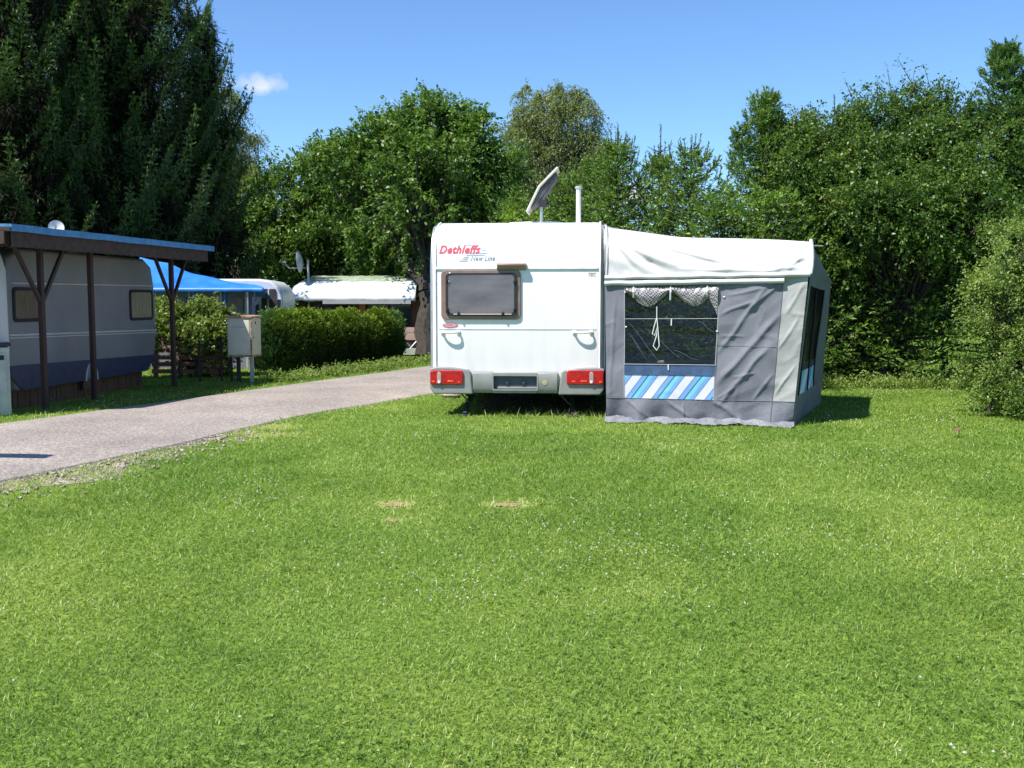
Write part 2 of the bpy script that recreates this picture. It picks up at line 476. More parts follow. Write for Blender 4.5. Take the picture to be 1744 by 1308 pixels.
M['lf_climb'] = leaf_mat('climber_leaves', (0.057, 0.120, 0.021), (0.274, 0.330, 0.081), trans=0.33, rough=0.4)
M['lf_lime'] = leaf_mat('fresh_leaves', (0.114, 0.200, 0.023), (0.251, 0.360, 0.046), trans=0.35, rough=0.5)
M['grass'] = leaf_mat('grass_blades', (0.072, 0.160, 0.018), (0.320, 0.430, 0.090), trans=0.34, rough=0.55, spec=0.3, nscale=0.55, glow=(0.56, 0.54, 0.26), namp=0.45)
M['far_wood'] = leaf_mat('far_wood_leaves', (0.021, 0.044, 0.014), (0.080, 0.140, 0.034), trans=0.15)
M['flower'] = mat('clover_white', (0.52, 0.48, 0.40), (0.34, 0.28, 0.22), rough=0.8, scale=40)


# ------------------------------------------------------------------ foliage helpers (numpy)
def unit(a):
    return a / np.maximum(np.linalg.norm(a, axis=-1, keepdims=True), 1e-9)


def cards(name, P, D, Nn, L, Wd, T, material, parent=None, fold=0.25, tip=0.0, mid=0.45):
    """N leaves: kite-shaped quads. P base, D long axis, Nn rough normal, L length, Wd width, T tint"""
    n = len(P)
    D = unit(D); S = unit(np.cross(D, Nn)); U = np.cross(S, D)
    L = np.broadcast_to(np.asarray(L, float), (n,))[:, None]; Wd = np.broadcast_to(np.asarray(Wd, float), (n,))[:, None]
    V = np.empty((n, 4, 3))
    V[:, 0] = P
    V[:, 1] = P + D * L * mid + S * Wd * 0.5 + U * Wd * fold
    V[:, 2] = P + D * L - U * L * tip
    V[:, 3] = P + D * L * mid - S * Wd * 0.5 + U * Wd * fold
    me = bpy.data.meshes.new(name)
    me.vertices.add(n * 4); me.loops.add(n * 4); me.polygons.add(n)
    me.vertices.foreach_set('co', V.ravel())
    me.loops.foreach_set('vertex_index', np.arange(n * 4, dtype=np.int32))
    me.polygons.foreach_set('loop_start', np.arange(0, n * 4, 4, dtype=np.int32))
    me.update(calc_edges=True)
    a = me.attributes.new('tint', 'FLOAT', 'POINT')
    a.data.foreach_set('value', np.repeat(np.clip(T, 0, 1), 4).astype(np.float32))
    me.materials.append(material)
    o = bpy.data.objects.new(name, me); COL.objects.link(o)
    if parent: o.parent = parent
    return o


def twigs(S, D, L, k, droop, leaf, wr, rng, tint, spread=0.9, updir=0.5, jit=0.02, t0=0.1, hang=0.0, nup=0.9):
    """k leaves along each of T twigs -> arrays for cards()"""
    T = len(S)
    t = rng.uniform(t0, 1.0, (T, k))
    D = unit(D)
    P = S[:, None] + D[:, None] * (L[:, None] * t)[..., None]
    P[..., 2] -= droop * L[:, None] * t ** 2
    P += rng.normal(0, jit, P.shape)
    tan = D[:, None] + np.array([0, 0, -1.0]) * (2 * droop * t)[..., None]
    side = unit(rng.normal(0, 1, P.shape))
    d = unit(unit(tan) * (1 - spread * 0.5) + side * spread + np.array([0, 0, -1.0]) * hang)
    nn = unit(rng.normal(0, 0.55, P.shape) + np.array([0, 0, nup]))
    sz = leaf * rng.uniform(0.65, 1.25, (T, k))
    tt = tint[:, None] + rng.normal(0, 0.16, (T, k))
    return P.reshape(-1, 3), d.reshape(-1, 3), nn.reshape(-1, 3), sz.ravel(), (sz * wr).ravel(), tt.ravel()


def cat(parts):
    return [np.concatenate(a) for a in zip(*parts)]


def limb(mb, a, b, r0, r1, n=5, seg=5, sag=0.0, rng=None):
    a = np.array(a, float); b = np.array(b, float)
    pts, rr = [], []
    L = np.linalg.norm(b - a)
    for i in range(seg + 1):
        t = i / seg
        p = a + (b - a) * t
        p = p + np.array([0, 0, sag * L * math.sin(math.pi * t)])
        if rng is not None and 0 < i < seg: p = p + rng.normal(0, 0.035 * L, 3)
        pts.append(p); rr.append(r0 + (r1 - r0) * t)
    mb.tube(pts, rr, n)


def broadleaf(name, label, cat_, base, lobes, n_clump, tw, k, leaf, mt, bark, trunk_r=0.18, seed=1, droop=0.25, twl=0.8,
              hang=0.25, wr=0.55, group=None, clump_r=0.55, shell=0.55, stems=1, up=0.35, fork=0.3, shoots=0, shoot_l=0.9, minz=0.2, nup=0.9):
    """a leafy tree or bush: lobes = (centre xyz, radii xyz) in world metres; clumps of leafy twigs on limbs"""
    rng = np.random.default_rng(seed)
    root = thing(name, label, cat_, base, 0, group)
    B = np.array(base, float)
    vol = np.array([l[1][0] * l[1][1] * l[1][2] for l in lobes]); vol = vol ** 0.67; vol /= vol.sum()
    C, out = [], []
    for i in rng.choice(len(lobes), n_clump, p=vol):
        c, r = np.array(lobes[i][0], float), np.array(lobes[i][1], float)
        d = unit(rng.normal(0, 1, 3)); q = rng.uniform(shell ** 2, 1) ** 0.5
        p = c + d * r * q * rng.uniform(0.85, 1.06)
        if p[2] < minz: p[2] = minz + rng.uniform(0, 0.3)
        C.append(p); out.append(unit(d / r))
    C = np.array(C); out = np.array(out)
    ct = rng.uniform(0.25, 0.75, n_clump)
    cs = clump_r * rng.uniform(0.6, 1.3, n_clump)
    idx = np.repeat(np.arange(n_clump), tw)
    dirs = unit(rng.normal(0, 1, (len(idx), 3)) + out[idx] * 0.9 + np.array([0, 0, up]))
    S = C[idx] + unit(rng.normal(0, 1, (len(idx), 3))) * (cs[idx] * rng.uniform(0, 0.6, len(idx)))[:, None]
    L = twl * rng.uniform(0.5, 1.15, len(idx)) * cs[idx] / clump_r
    parts = [twigs(S, dirs, L, k, droop, leaf, wr, rng, ct[idx] + rng.normal(0, 0.08, len(idx)), hang=hang, nup=nup)]
    mb = MB()
    if shoots:      # long leafy shoots standing out of the top
        top = C[np.argsort(-(C[:, 2] + rng.normal(0, 0.5, len(C))))[:shoots]]
        sdr = unit(rng.normal(0, 0.28, (len(top), 3)) + np.array([0, 0, 1.0]))
        sl = shoot_l * rng.uniform(0.5, 1.3, len(top))
        parts.append(twigs(top, sdr, sl, 34, 0.03, leaf, wr, rng, np.full(len(top), 0.55), spread=0.9, jit=0.05))
        for p, d, q in zip(top, sdr, sl): limb(mb, p - B, p + d * q * 0.95 - B, 0.012, 0.004, 3, 2)
    P, D, Nn, sz, wd, tt = cat(parts)
    keep = P[:, 2] > 0.03
    cards('crown', (P - B)[keep], D[keep], Nn[keep], sz[keep], wd[keep], tt[keep], mt, root)
    cen = C.mean(0)
    forkp = B + (cen - B) * np.array([0.3, 0.3, 0]) + np.array([0, 0, max(0.25, (C[:, 2].min() * 0.6 + cen[2] * 0.4) * fork + 0.3)])
    for s_ in range(stems):
        o = rng.normal(0, 0.25, 3) * (stems > 1); o[2] = 0
        limb(mb, o, forkp + o - B, trunk_r, trunk_r * 0.75, 9, 5, rng=rng)
    top = cen + np.array([0, 0, (C[:, 2].max() - cen[2]) * 0.5])
    limb(mb, forkp - B, top - B, trunk_r * 0.75, trunk_r * 0.2, 7, 6, rng=rng)
    for j in range(0, n_clump):
        t = rng.uniform(0, 0.75); s0 = forkp + (top - forkp) * t
        limb(mb, s0 - B, C[j] - B, trunk_r * 0.28 * (1 - t * 0.6), 0.008, 4, 4, sag=-0.05 + 0.1 * rng.random(), rng=rng)
    mb.build('trunk', bark, root)
    return root


def spruce(name, label, base, H, R, z0, mt, bark, seed=1, trunk_r=0.2, n_wh=None, group=None, needle=0.16, nw=0.035, tier=0.34, leader=0.0,
           shape=0.85, twk=7, dens=1.0, upturn=0.35, droop=0.25, flat_top=0.0, zmax=None, hang=0.45, cat_='tree', multi=None, laterals=0, full=1.0, spr=0.55, jag=0.72):
    rng = np.random.default_rng(seed)
    root = thing(name, label, cat_, base, 0, group)
    mb = MB()
    parts = []
    tops = multi or [(0.0, 0.0, H)]
    for ti, (ox, oy, Ht) in enumerate(tops):
        z = z0 if ti == 0 else Ht * 0.45
        a0 = rng.uniform(0, 6.28)
        zt = min(Ht, zmax or Ht)
        r_b = trunk_r if ti == 0 else trunk_r * 0.5
        mb.tube([(ox * min(1, q * 1.6), oy * min(1, q * 1.6), Ht * q) for q in (0, .2, .45, .7, .98)], [r_b * (1 - .93 * q) for q in (0, .2, .45, .7, 1)], 8)
        while z < zt:
            f = (Ht - z) / max(Ht - z0, 0.1)
            Rz = R * (f ** shape) * (1 if ti == 0 else 0.6) + 0.05
            if Rz < 0.09: break
            nb = max(4, int(rng.integers(5, 8) * dens))
            for b in range(nb):
                a = a0 + 2 * math.pi * b / nb + rng.normal(0, 0.22)
                L = Rz * rng.uniform(jag, 1.15)
                dz0 = rng.uniform(-0.15, 0.15) + (0.35 * (1 - f) if leader else 0.15 * (1 - f))
                zz = z + rng.normal(0, tier * 0.25)
                n = max(3, int(L / 0.14 * dens))
                t = np.linspace(0.12, 1.0, n)
                bow = L * (dz0 * t - droop * np.sin(t * 2.4) * 0.55 + upturn * t ** 3 * 0.55)
                X = np.stack([ox * min(1, zz / Ht * 1.6) + np.cos(a) * L * t, oy * min(1, zz / Ht * 1.6) + np.sin(a) * L * t, zz + bow], 1)
                tan = np.gradient(X, axis=0) if n > 2 else np.tile(X[-1] - X[0], (n, 1))
                tan = unit(tan)
                side = unit(np.cross(tan, np.array([0, 0, 1.0])))
                tl = (0.10 + 0.32 * full * L ** 0.7 * (1 - t * 0.75)) * rng.uniform(0.7, 1.2, n)
                bt = rng.uniform(0.15, 0.8)
                for sg in (-1, 1):
                    d = unit(tan * 0.75 + side * sg * 0.9 + rng.normal(0, 0.18, (n, 3)))
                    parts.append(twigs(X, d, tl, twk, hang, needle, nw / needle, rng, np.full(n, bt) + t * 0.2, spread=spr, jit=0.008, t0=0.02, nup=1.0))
                if hang > 0.3:      # hanging sprays below the bough
                    d = unit(tan * 0.3 + rng.normal(0, 0.3, (n, 3)) + np.array([0, 0, -1.0]))
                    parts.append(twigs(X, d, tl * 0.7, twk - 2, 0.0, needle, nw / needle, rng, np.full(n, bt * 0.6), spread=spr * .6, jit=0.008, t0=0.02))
                parts.append(twigs(X[-1:], tan[-1:], np.array([0.16]), twk, 0, needle, nw / needle, rng, np.array([bt + 0.25]), spread=0.4, jit=0.004))
                if L > 0.3:
                    mb.tube([X[0] * [0, 0, 1] + [ox * min(1, zz / Ht * 1.6), oy * min(1, zz / Ht * 1.6), 0], X[n // 2], X[-1]], [0.012 + 0.01 * L, 0.008 + 0.004 * L, 0.004], 4)
                if laterals and f < 0.4 and rng.random() < 0.6:    # upright young shoots at the branch ends
                    e = X[-1]; u = unit(tan[-1] * 0.35 + np.array([0, 0, 1.0])); q = rng.uniform(0.15, 0.4) * laterals
                    parts.append(twigs(e[None], u[None], np.array([q]), 14, 0, needle * 0.8, nw / needle, rng, np.array([0.5]), spread=0.45, jit=0.004))
                    mb.tube([e, e + u * q], [0.008, 0.004], 4)
            z += tier * rng.uniform(0.75, 1.25) * (0.45 + 0.55 * f)
            a0 += 0.9
        if leader:
            parts.append(twigs(np.array([[ox, oy, Ht * 0.9]]), np.array([[0, 0, 1.0]]), np.array([leader + Ht * 0.1]), 60, 0, needle * 0.55, nw / needle, rng, np.array([0.5]), spread=0.4, jit=0.004))
            mb.tube([(ox, oy, Ht * 0.85), (ox + 0.02, oy, Ht + leader)], [0.018, 0.008], 5)
            for q in range(4):
                a = a0 + q * 1.57; h = Ht + leader * 0.25
                e = (ox + math.cos(a) * leader * 0.42, oy + math.sin(a) * leader * 0.42, h + leader * 0.12)
                mb.tube([(ox, oy, h), e], [0.008, 0.005], 4)
    P, D, Nn, sz, wd, tt = cat(parts)
    cards('crown', P, D, Nn, sz, wd, tt, mt, root, fold=0.15)
    mb.build('trunk', bark, root)
    return root


def big_spruce(name, label, base, H, R, z0, mt, bark, seed=1, tier=.52, zmax=9.8, group=None, dens=1.0, shape=.55):
    """old spruce: tiers of separate drooping boughs with upturned tips, hanging sprays, dead twigs inside"""
    rng = np.random.default_rng(seed)
    root = thing(name, label, 'tree', base, 0, group)
    mb = MB(); parts = []; dead = []
    mb.tube([(0, 0, 0), (.03, 0, H * .25), (0, .03, H * .5), (0, 0, H * .98)], [.22, .17, .10, .02], 10)
    z = z0; a0 = rng.uniform(0, 6)
    while z < min(H, zmax):
        f = (H - z) / (H - z0)
        Rz = R * f ** shape
        nb = int(rng.integers(7, 10))
        for b in range(nb):
            a = a0 + 6.283 * b / nb + rng.normal(0, .25)
            L = Rz * rng.uniform(.6, 1.3)
            zz = z + rng.normal(0, tier * .3)
            n = max(8, int(L / .075 * dens))
            t = np.linspace(.18, 1, n)
            dr = rng.uniform(.22, .45); up = rng.uniform(.5, .95)
            X = np.stack([np.cos(a) * L * t, np.sin(a) * L * t, zz + L * (.12 * t - dr * np.sin(t * 2.2) + up * t ** 2.6)], 1)
            X += np.cumsum(rng.normal(0, .006, X.shape), 0)
            tan = unit(np.gradient(X, axis=0))
            side = unit(np.cross(tan, np.array([0, 0, 1.0])))
            bt = rng.uniform(.15, .75)
            tl = (.06 + .58 * (1 - t) ** .9 * (.4 + .6 * np.minimum(1, t * 4))) * min(1.3, L ** .5) * rng.uniform(.65, 1.25, n)
            for sg in (-1, 1):
                d = unit(tan * .85 + side * sg * .85 + rng.normal(0, .10, (n, 3)) + np.array([0, 0, -.03]))
                parts.append(twigs(X, d, tl, 16, .30, .095, .20, rng, np.full(n, bt) + t * .30, spread=.42, jit=.006, t0=.05, nup=1.1))
                e = X + d * (tl * rng.uniform(.3, 1, n))[:, None]
                parts.append(twigs(e, unit(rng.normal(0, .18, (n, 3)) + np.array([0, 0, -1.0])), rng.uniform(.06, .22, n) * min(1.2, L ** .5), 8, 0, .10, .22, rng, np.full(n, bt * .55), spread=.28, jit=.008, t0=.05))  # hanging sprays tinted darker: shade under the bough put into the colour
            parts.append(twigs(X[n // 3:], unit(tan[n // 3:] + rng.normal(0, .15, (n - n // 3, 3)) + [0, 0, .25]), np.full(n - n // 3, .13), 8, 0, .09, .22, rng, np.full(n - n // 3, bt + .25), spread=.45, jit=.005, nup=1.1))  # top sprays tinted lighter: sunlit bough tops put into the colour
            mb.tube([(0, 0, X[0][2] - .02), X[n // 3], X[2 * n // 3], X[-1]], [.03, .018, .010, .004], 4)
            m = int(34 * L)
            q = rng.uniform(.05, .70, m); Y = np.stack([np.cos(a) * L * q, np.sin(a) * L * q, zz + L * (.12 * q - dr * np.sin(q * 2.2))], 1)
            dead.append(twigs(Y, unit(rng.normal(0, 1, (m, 3)) + [0, 0, -.7]), rng.uniform(.25, .6, m), 8, .2, .22, .11, rng, rng.uniform(0, .4, m), spread=.5, jit=.03))
        z += tier * rng.uniform(.8, 1.2)
        a0 += 1.1
    cards('crown', *cat(parts), mt, root, fold=.12)
    cards('inner_twigs', *cat(dead), M['lf_dead'], root, fold=.1)
    mb.build('trunk', bark, root)
    return root


# ================================================================== SETTING
ROAD_R = [(-8, -10.0), (0, -7.1), (8.15, -4.18), (9.8, -3.58), (12.7, -2.76), (14.3, -2.0), (15.8, -1.27), (18, -0.35), (20, 0.55), (23.5, 2.1), (27, 3.8), (34, 7.4), (46, 14)]
ROAD_L = [(-8, -13.6), (0, -10.7), (8, -7.65), (11.9, -6.1), (13.65, -5.38), (15.3, -4.7), (18.3, -3.5), (20.3, -2.65), (22.3, -1.85), (25, -0.7), (29, 1.2), (36, 4.8), (48, 11.2)]


def interp(tab, y):
    return np.interp(y, [t[0] for t in tab], [t[1] for t in tab])


def ground_mat():
    m = bpy.data.materials.new('lawn_soil'); m.use_nodes = True
    n, l = m.node_tree.nodes, m.node_tree.links
    b = n['Principled BSDF']; b.inputs['Roughness'].default_value = 0.95; b.inputs['Specular IOR Level'].default_value = 0.1
    t = n.new('ShaderNodeTexCoord')
    a = n.new('ShaderNodeTexNoise'); a.inputs['Scale'].default_value = 30; a.inputs['Detail'].default_value = 8; l.new(t.outputs['Object'], a.inputs[0])
    c = n.new('ShaderNodeTexNoise'); c.inputs['Scale'].default_value = 0.5; c.inputs['Detail'].default_value = 4; l.new(t.outputs['Object'], c.inputs[0])
    r = n.new('ShaderNodeValToRGB'); r.color_ramp.elements[0].position = 0.3; r.color_ramp.elements[1].position = 0.7
    r.color_ramp.elements[0].color = (0.075, 0.13, 0.018, 1); r.color_ramp.elements[1].color = (0.24, 0.32, 0.06, 1)
    l.new(a.outputs['Fac'], r.inputs[0])
    r2 = n.new('ShaderNodeValToRGB'); r2.color_ramp.elements[0].position = 0.35; r2.color_ramp.elements[1].position = 0.7
    r2.color_ramp.elements[0].color = (0.8, 0.95, 0.8, 1); r2.color_ramp.elements[1].color = (1.2, 1.1, 1.0, 1)
    l.new(c.outputs['Fac'], r2.inputs[0])
    x = n.new('ShaderNodeMixRGB'); x.blend_type = 'MULTIPLY'; x.inputs[0].default_value = 1
    l.new(r.outputs[0], x.inputs[1]); l.new(r2.outputs[0], x.inputs[2]); l.new(x.outputs[0], b.inputs['Base Color'])
    bp = n.new('ShaderNodeBump'); bp.inputs['Strength'].default_value = 0.8; bp.inputs['Distance'].default_value = 0.03
    l.new(a.outputs['Fac'], bp.inputs['Height']); l.new(bp.outputs[0], b.inputs['Normal'])
    return m


def speckle_mat(name, cols, scale, bump=0.5):
    m = bpy.data.materials.new(name); m.use_nodes = True
    n, l = m.node_tree.nodes, m.node_tree.links
    b = n['Principled BSDF']; b.inputs['Roughness'].default_value = 0.9; b.inputs['Specular IOR Level'].default_value = 0.2
    t = n.new('ShaderNodeTexCoord')
    v = n.new('ShaderNodeTexVoronoi'); v.inputs['Scale'].default_value = scale; l.new(t.outputs['Object'], v.inputs[0])
    s = n.new('ShaderNodeSeparateColor'); l.new(v.outputs['Color'], s.inputs[0])
    r = n.new('ShaderNodeValToRGB'); e = r.color_ramp.elements
    e[0].position = 0; e[0].color = (*cols[0], 1); e[1].position = 1; e[1].color = (*cols[-1], 1)
    for i, c in enumerate(cols[1:-1]):
        q = e.new((i + 1) / (len(cols) - 1)); q.color = (*c, 1)
    l.new(s.outputs[0], r.inputs[0])
    nz = n.new('ShaderNodeTexNoise'); nz.inputs['Scale'].default_value = 0.9; nz.inputs['Detail'].default_value = 6; l.new(t.outputs['Object'], nz.inputs[0])
    r2 = n.new('ShaderNodeValToRGB'); r2.color_ramp.elements[0].position = 0.3; r2.color_ramp.elements[1].position = 0.7
    r2.color_ramp.elements[0].color = (0.80, 0.79, 0.79, 1); r2.color_ramp.elements[1].color = (1.12, 1.10, 1.07, 1)
    l.new(nz.outputs['Fac'], r2.inputs[0])
    x = n.new('ShaderNodeMixRGB'); x.blend_type = 'MULTIPLY'; x.inputs[0].default_value = 1
    l.new(r.outputs[0], x.inputs[1]); l.new(r2.outputs[0], x.inputs[2]); l.new(x.outputs[0], b.inputs['Base Color'])
    bp = n.new('ShaderNodeBump'); bp.inputs['Strength'].default_value = bump; bp.inputs['Distance'].default_value = 0.012
    l.new(v.outputs['Distance'], bp.inputs['Height']); l.new(bp.outputs[0], b.inputs['Normal'])
    return m


M['ground'] = ground_mat()
M['asphalt'] = speckle_mat('chip_asphalt', [(0.17, 0.15, 0.135), (0.28, 0.245, 0.220), (0.32, 0.28, 0.25), (0.50, 0.44, 0.39)], 75)
M['gravel'] = speckle_mat('pale_gravel', [(0.16, 0.13, 0.09), (0.34, 0.29, 0.23), (0.48, 0.43, 0.37)], 45, 0.8)
M['straw'] = speckle_mat('dead_grass', [(0.14, 0.13, 0.05), (0.34, 0.25, 0.12), (0.46, 0.36, 0.19)], 90, 0.8)
M['dark_soil'] = speckle_mat('shade_soil', [(0.06, 0.05, 0.03), (0.10, 0.085, 0.05), (0.15, 0.12, 0.07)], 40, 0.8)

mb = MB()
gx = [-900, -200, -60, -30, -15, 0, 15, 30, 60, 200, 900]
mb.grid(lambda u, v: (u, v, 0.0), gx, [-300, -60, -15, 0, 15, 30, 60, 200, 900])
tag(mb.build('ground', M['ground'], flat=True), kind='structure')

ys = list(np.arange(-8, 46.1, 0.35))
mb = MB()
wob = lambda y, s: 0.05 * mnoise.noise(Vector((y * 1.3, s, 0))) + 0.035 * mnoise.noise(Vector((y * 6, s, 3)))
mb.grid(lambda u, v: ((interp(ROAD_L, v) + wob(v, 1)) * (1 - u) + (interp(ROAD_R, v) + wob(v, 5)) * u, v, 0.024 + 0.03 * math.sin(math.pi * u)),
        [0, 0.1, 0.25, 0.5, 0.75, 0.9, 1], ys)
for tab, s, q in ((ROAD_L, 1, -1), (ROAD_R, 5, 1)):
    mb.grid(lambda u, v, tab=tab, s=s, q=q: (interp(tab, v) + wob(v, s) + q * 0.03 * (1 - u), v, 0.024 * u - 0.01 * (1 - u)), [0, 1], ys)
tag(mb.build('road', M['asphalt'], fix=True), kind='structure')


def blob(name, pts, z, mt, seed=0, n=60, rough=0.12, kind='structure'):
    """irregular flat patch lying on the ground: pts = (x, y, rx, ry) ellipse"""
    x, y, rx, ry = pts
    P = []
    for k in range(n):
        a = 2 * math.pi * k / n
        r = 1 + rough * 3 * mnoise.noise(Vector((math.cos(a) * 1.8 + seed, math.sin(a) * 1.8, seed))) + rough * mnoise.noise(Vector((math.cos(a) * 9, math.sin(a) * 9, seed)))
        P.append((x + math.cos(a) * rx * r, y + math.sin(a) * ry * r, z))
    mb = MB().add(P, [tuple(range(n))])
    return tag(mb.build(name, mt, flat=True), kind=kind)


# worn gravel shoulder along the near edge of the road
mb = MB()
vy = list(np.arange(5.5, 11.2, 0.12))
mb.grid(lambda u, v: (interp(ROAD_R, v) - 0.02 + u * max(0.02, (0.62 - abs(v - 8.6) * 0.17 + 0.4 * mnoise.noise(Vector((v * 1.5, 2.2, 0))) + 0.14 * mnoise.noise(Vector((v * 8, 4.2, 0))))), v, 0.004),
        [0, 0.5, 1], vy)
tag(mb.build('gravel_shoulder', M['gravel'], flat=True), kind='structure')
PATCH = []
for i, (px, py, rx, ry) in enumerate(((672, 860, 0.10, 0.10), (865, 861, 0.15, 0.09), (668, 888, 0.05, 0.05))):
    p = gnd(px, py); PATCH.append((p.x, p.y, rx * 1.0, ry))
    blob('bare_patch', (p.x, p.y, rx * .75, ry * .75), 0.008, M['straw'], i * 3.1)
p = gnd(440, 742); PATCH.append((p.x, p.y, 0.5, 0.3))
p = gnd(480, 728); PATCH.append((p.x, p.y, 0.3, 0.35))


mb = MB(); mb.grid(lambda u, v: (u + .1 * mnoise.noise(Vector((u, v, 0))), v + .15 * mnoise.noise(Vector((u * 3, v, 7))), .006), list(np.linspace(-0.45, 1.3, 14)), list(np.linspace(13.2, 17.6, 20)))
tag(mb.build('shade_soil', M['dark_soil'], flat=True), kind='structure')  # dark patch added to deepen the shade under the caravan


# ------------------------------------------------------------------ the lawn
def make_grass():
    rng = np.random.default_rng(5)
    P, Ls, Ws, T = [], [], [], []
    rr = np.concatenate([np.arange(1.5, 6, 0.3), np.arange(6, 12, 0.6), np.arange(12, 40, 2.0)])
    for r0, r1 in zip(rr[:-1], np.append(rr[1:], 42)[:len(rr) - 1]):
        r = (r0 + r1) / 2
        dens = 14500 * min(1, (4.2 / r) ** 1.40)
        half = 0.66
        for lo_, hi_, dk, wk in ((0, half, 1.0, 1.0), (half, 1.25, .42, 1.45)):
            N = int(dens * dk * (hi_ - lo_) * (r1 ** 2 - r0 ** 2))
            a = rng.uniform(lo_, hi_, N) * rng.choice([-1, 1], N); q = np.sqrt(rng.uniform(r0 ** 2, r1 ** 2, N))
            x = np.sin(a) * q; y = np.cos(a) * q
            P.append(np.stack([x, y, np.zeros(N)], 1))
            s = max(1.0, (r / 4.5)) ** 0.62
            Ls.append(rng.gamma(6, 0.0038, N) * min(s, 1.5)); Ws.append(rng.uniform(0.0022, 0.0052, N) * s * wk)
            T.append(rng.normal(0.43, 0.26, N))
    P = np.concatenate(P); L = np.concatenate(Ls); W = np.concatenate(Ws); T = np.concatenate(T)
    x, y = P[:, 0], P[:, 1]
    xl, xr = interp(ROAD_L, y), interp(ROAD_R, y)
    e = rng.uniform(0, 0.10, len(x))
    keep = ~((x > xl - 0.0 + e * 0.4) & (x < xr + e * 0.2))
    d = x - xr
    # thin growth on the gravel shoulder
    nz = np.array([mnoise.noise(Vector((a * 2.3, b * 2.3, 0))) for a, b in zip(x[(d > 0) & (d < 1.2)], y[(d > 0) & (d < 1.2)])])
    th = np.zeros(len(x)); th[(d > 0) & (d < 1.2)] = nz
    sh = (d > 0) & (d < 0.75) & (y < 11.2)
    keep &= ~(sh & (rng.random(len(x)) < np.clip(0.66 - d * 0.95 - th * 1.4, 0, 1)))
    sh2 = (d > 0) & (d < 1.2)
    T = T + np.where(sh2, 0.25 * (1 - d / 1.2), 0)
    L = L * np.where((d > 0) & (d < 0.4), 1.25, 1)
    for (cx, cy, rx, ry) in PATCH[:3]:
        q = ((x - cx) / rx) ** 2 + ((y - cy) / ry) ** 2
        keep &= ~((q < 1.5) & (rng.random(len(x)) < 0.90 - .45 * q))
        T = T + np.clip(0.9 * (1.35 - q / 2.0), 0, .8)
    for (cx, cy, rx, ry) in PATCH[3:]:
        q = ((x - cx) / rx) ** 2 + ((y - cy) / ry) ** 2
        T = T + np.clip(0.6 * (1 - q), 0, 1)
    # no grass under the tent; cleared under the caravan to deepen the shade
    keep &= ~((x > -0.62 + .3 * rng.random(len(x))) & (x < 1.25) & (y > 13.0 + .2 * rng.random(len(x))) & (y < 17.5) & (rng.random(len(x)) < 0.92))
    keep &= ~((x > 1.3) & (x < 3.6) & (y > 12.7) & (y < 15.4))
    keep &= ~((x < -6.4) & (y > 13) & (y < 18) & (x > -9))
    # long stalks the mower could not reach, under the caravan's rear and along the tent
    near = (x > -0.95) & (x < 1.3) & (y > 12.55) & (y < 13.4)
    tall = near & (rng.random(len(x)) < 0.20 * np.clip((x + 1.4) / 2.2, 0.12, 1))
    L[tall] *= rng.uniform(1.5, 4.0, tall.sum())
    T[tall] += 0.25
    al = (np.abs(y - (12.6 - 0.26 * (x - 1.1))) < 0.30) & (x > 1.1) & (x < 3.6) & (rng.random(len(x)) < 0.3)
    L[al] *= 1.9
    edge = (x < xl) & (x > xl - 0.6) & (rng.random(len(x)) < 0.25); L[edge] *= 1.9
    far = (y > 16.6) & (rng.random(len(x)) < 0.3) & (x > 3); L[far] *= 1.8
    # broad mottling: greener and yellower stretches, faint mower lanes
    P, L, W, T = P[keep], L[keep], W[keep], T[keep]
    x, y = P[:, 0], P[:, 1]
    n = len(P)
    cell = {}
    gxx = np.round(x / 0.14).astype(int); gyy = np.round(y / 0.14).astype(int)
    key = gxx * 100003 + gyy
    uk, inv = np.unique(key, return_inverse=True)
    first = np.zeros(len(uk), int); first[inv] = np.arange(n)
    nv = np.array([0.55 * mnoise.noise(Vector((x[i] * 0.55, y[i] * 0.55, 1))) + 0.55 * mnoise.noise(Vector((x[i] * 2.1, y[i] * 1.7, 4))) + 0.3 * mnoise.noise(Vector((x[i] * 6, y[i] * 6, 8))) for i in first])
    nl = nv[inv]
    T = T + 0.34 * nl + 0.05 * np.sin(x * 1.9 + y * 0.5)
    L = L * (1 - 0.35 * nl)
    th = rng.uniform(0, 2 * math.pi, n); ln = rng.uniform(0.3, 1.6, n)
    D = np.stack([np.cos(th) * ln, np.sin(th) * ln, np.ones(n)], 1)
    Nn = np.stack([np.cos(th) * -1, np.sin(th) * -1, ln * 0 + 0.8], 1) + rng.normal(0, 0.3, (n, 3))
    cards('grass', P, D, Nn, L, W, T, M['grass'], None, fold=0.1, tip=0.25, mid=0.35)
    tag(bpy.data.objects['grass'], 'short mown lawn grass with clover in sunlight', 'grass', kind='stuff')
    print('grass blades', n)
    # clover leaves low between the blades
    N = 5000
    a = rng.uniform(-0.6, 0.6, N); q = 2.6 + 9 * rng.random(N) ** 1.3
    cx, cy = np.sin(a) * q, np.cos(a) * q
    nz = np.array([mnoise.noise(Vector((u * 0.9, v * 0.9, 20))) for u, v in zip(cx, cy)])
    k = (nz > 0.02) & ~((cx > interp(ROAD_L, cy)) & (cx < interp(ROAD_R, cy) + 0.5))
    C = np.stack([cx, cy, rng.uniform(0.02, 0.045, N)], 1)[k]
    m3 = len(C); PP = np.repeat(C, 3, 0)
    aa = np.repeat(rng.uniform(0, 6.28, m3), 3) + np.tile([0, 2.1, 4.2], m3)
    D = np.stack([np.cos(aa), np.sin(aa), 0.15 + rng.normal(0, 0.15, m3 * 3)], 1)
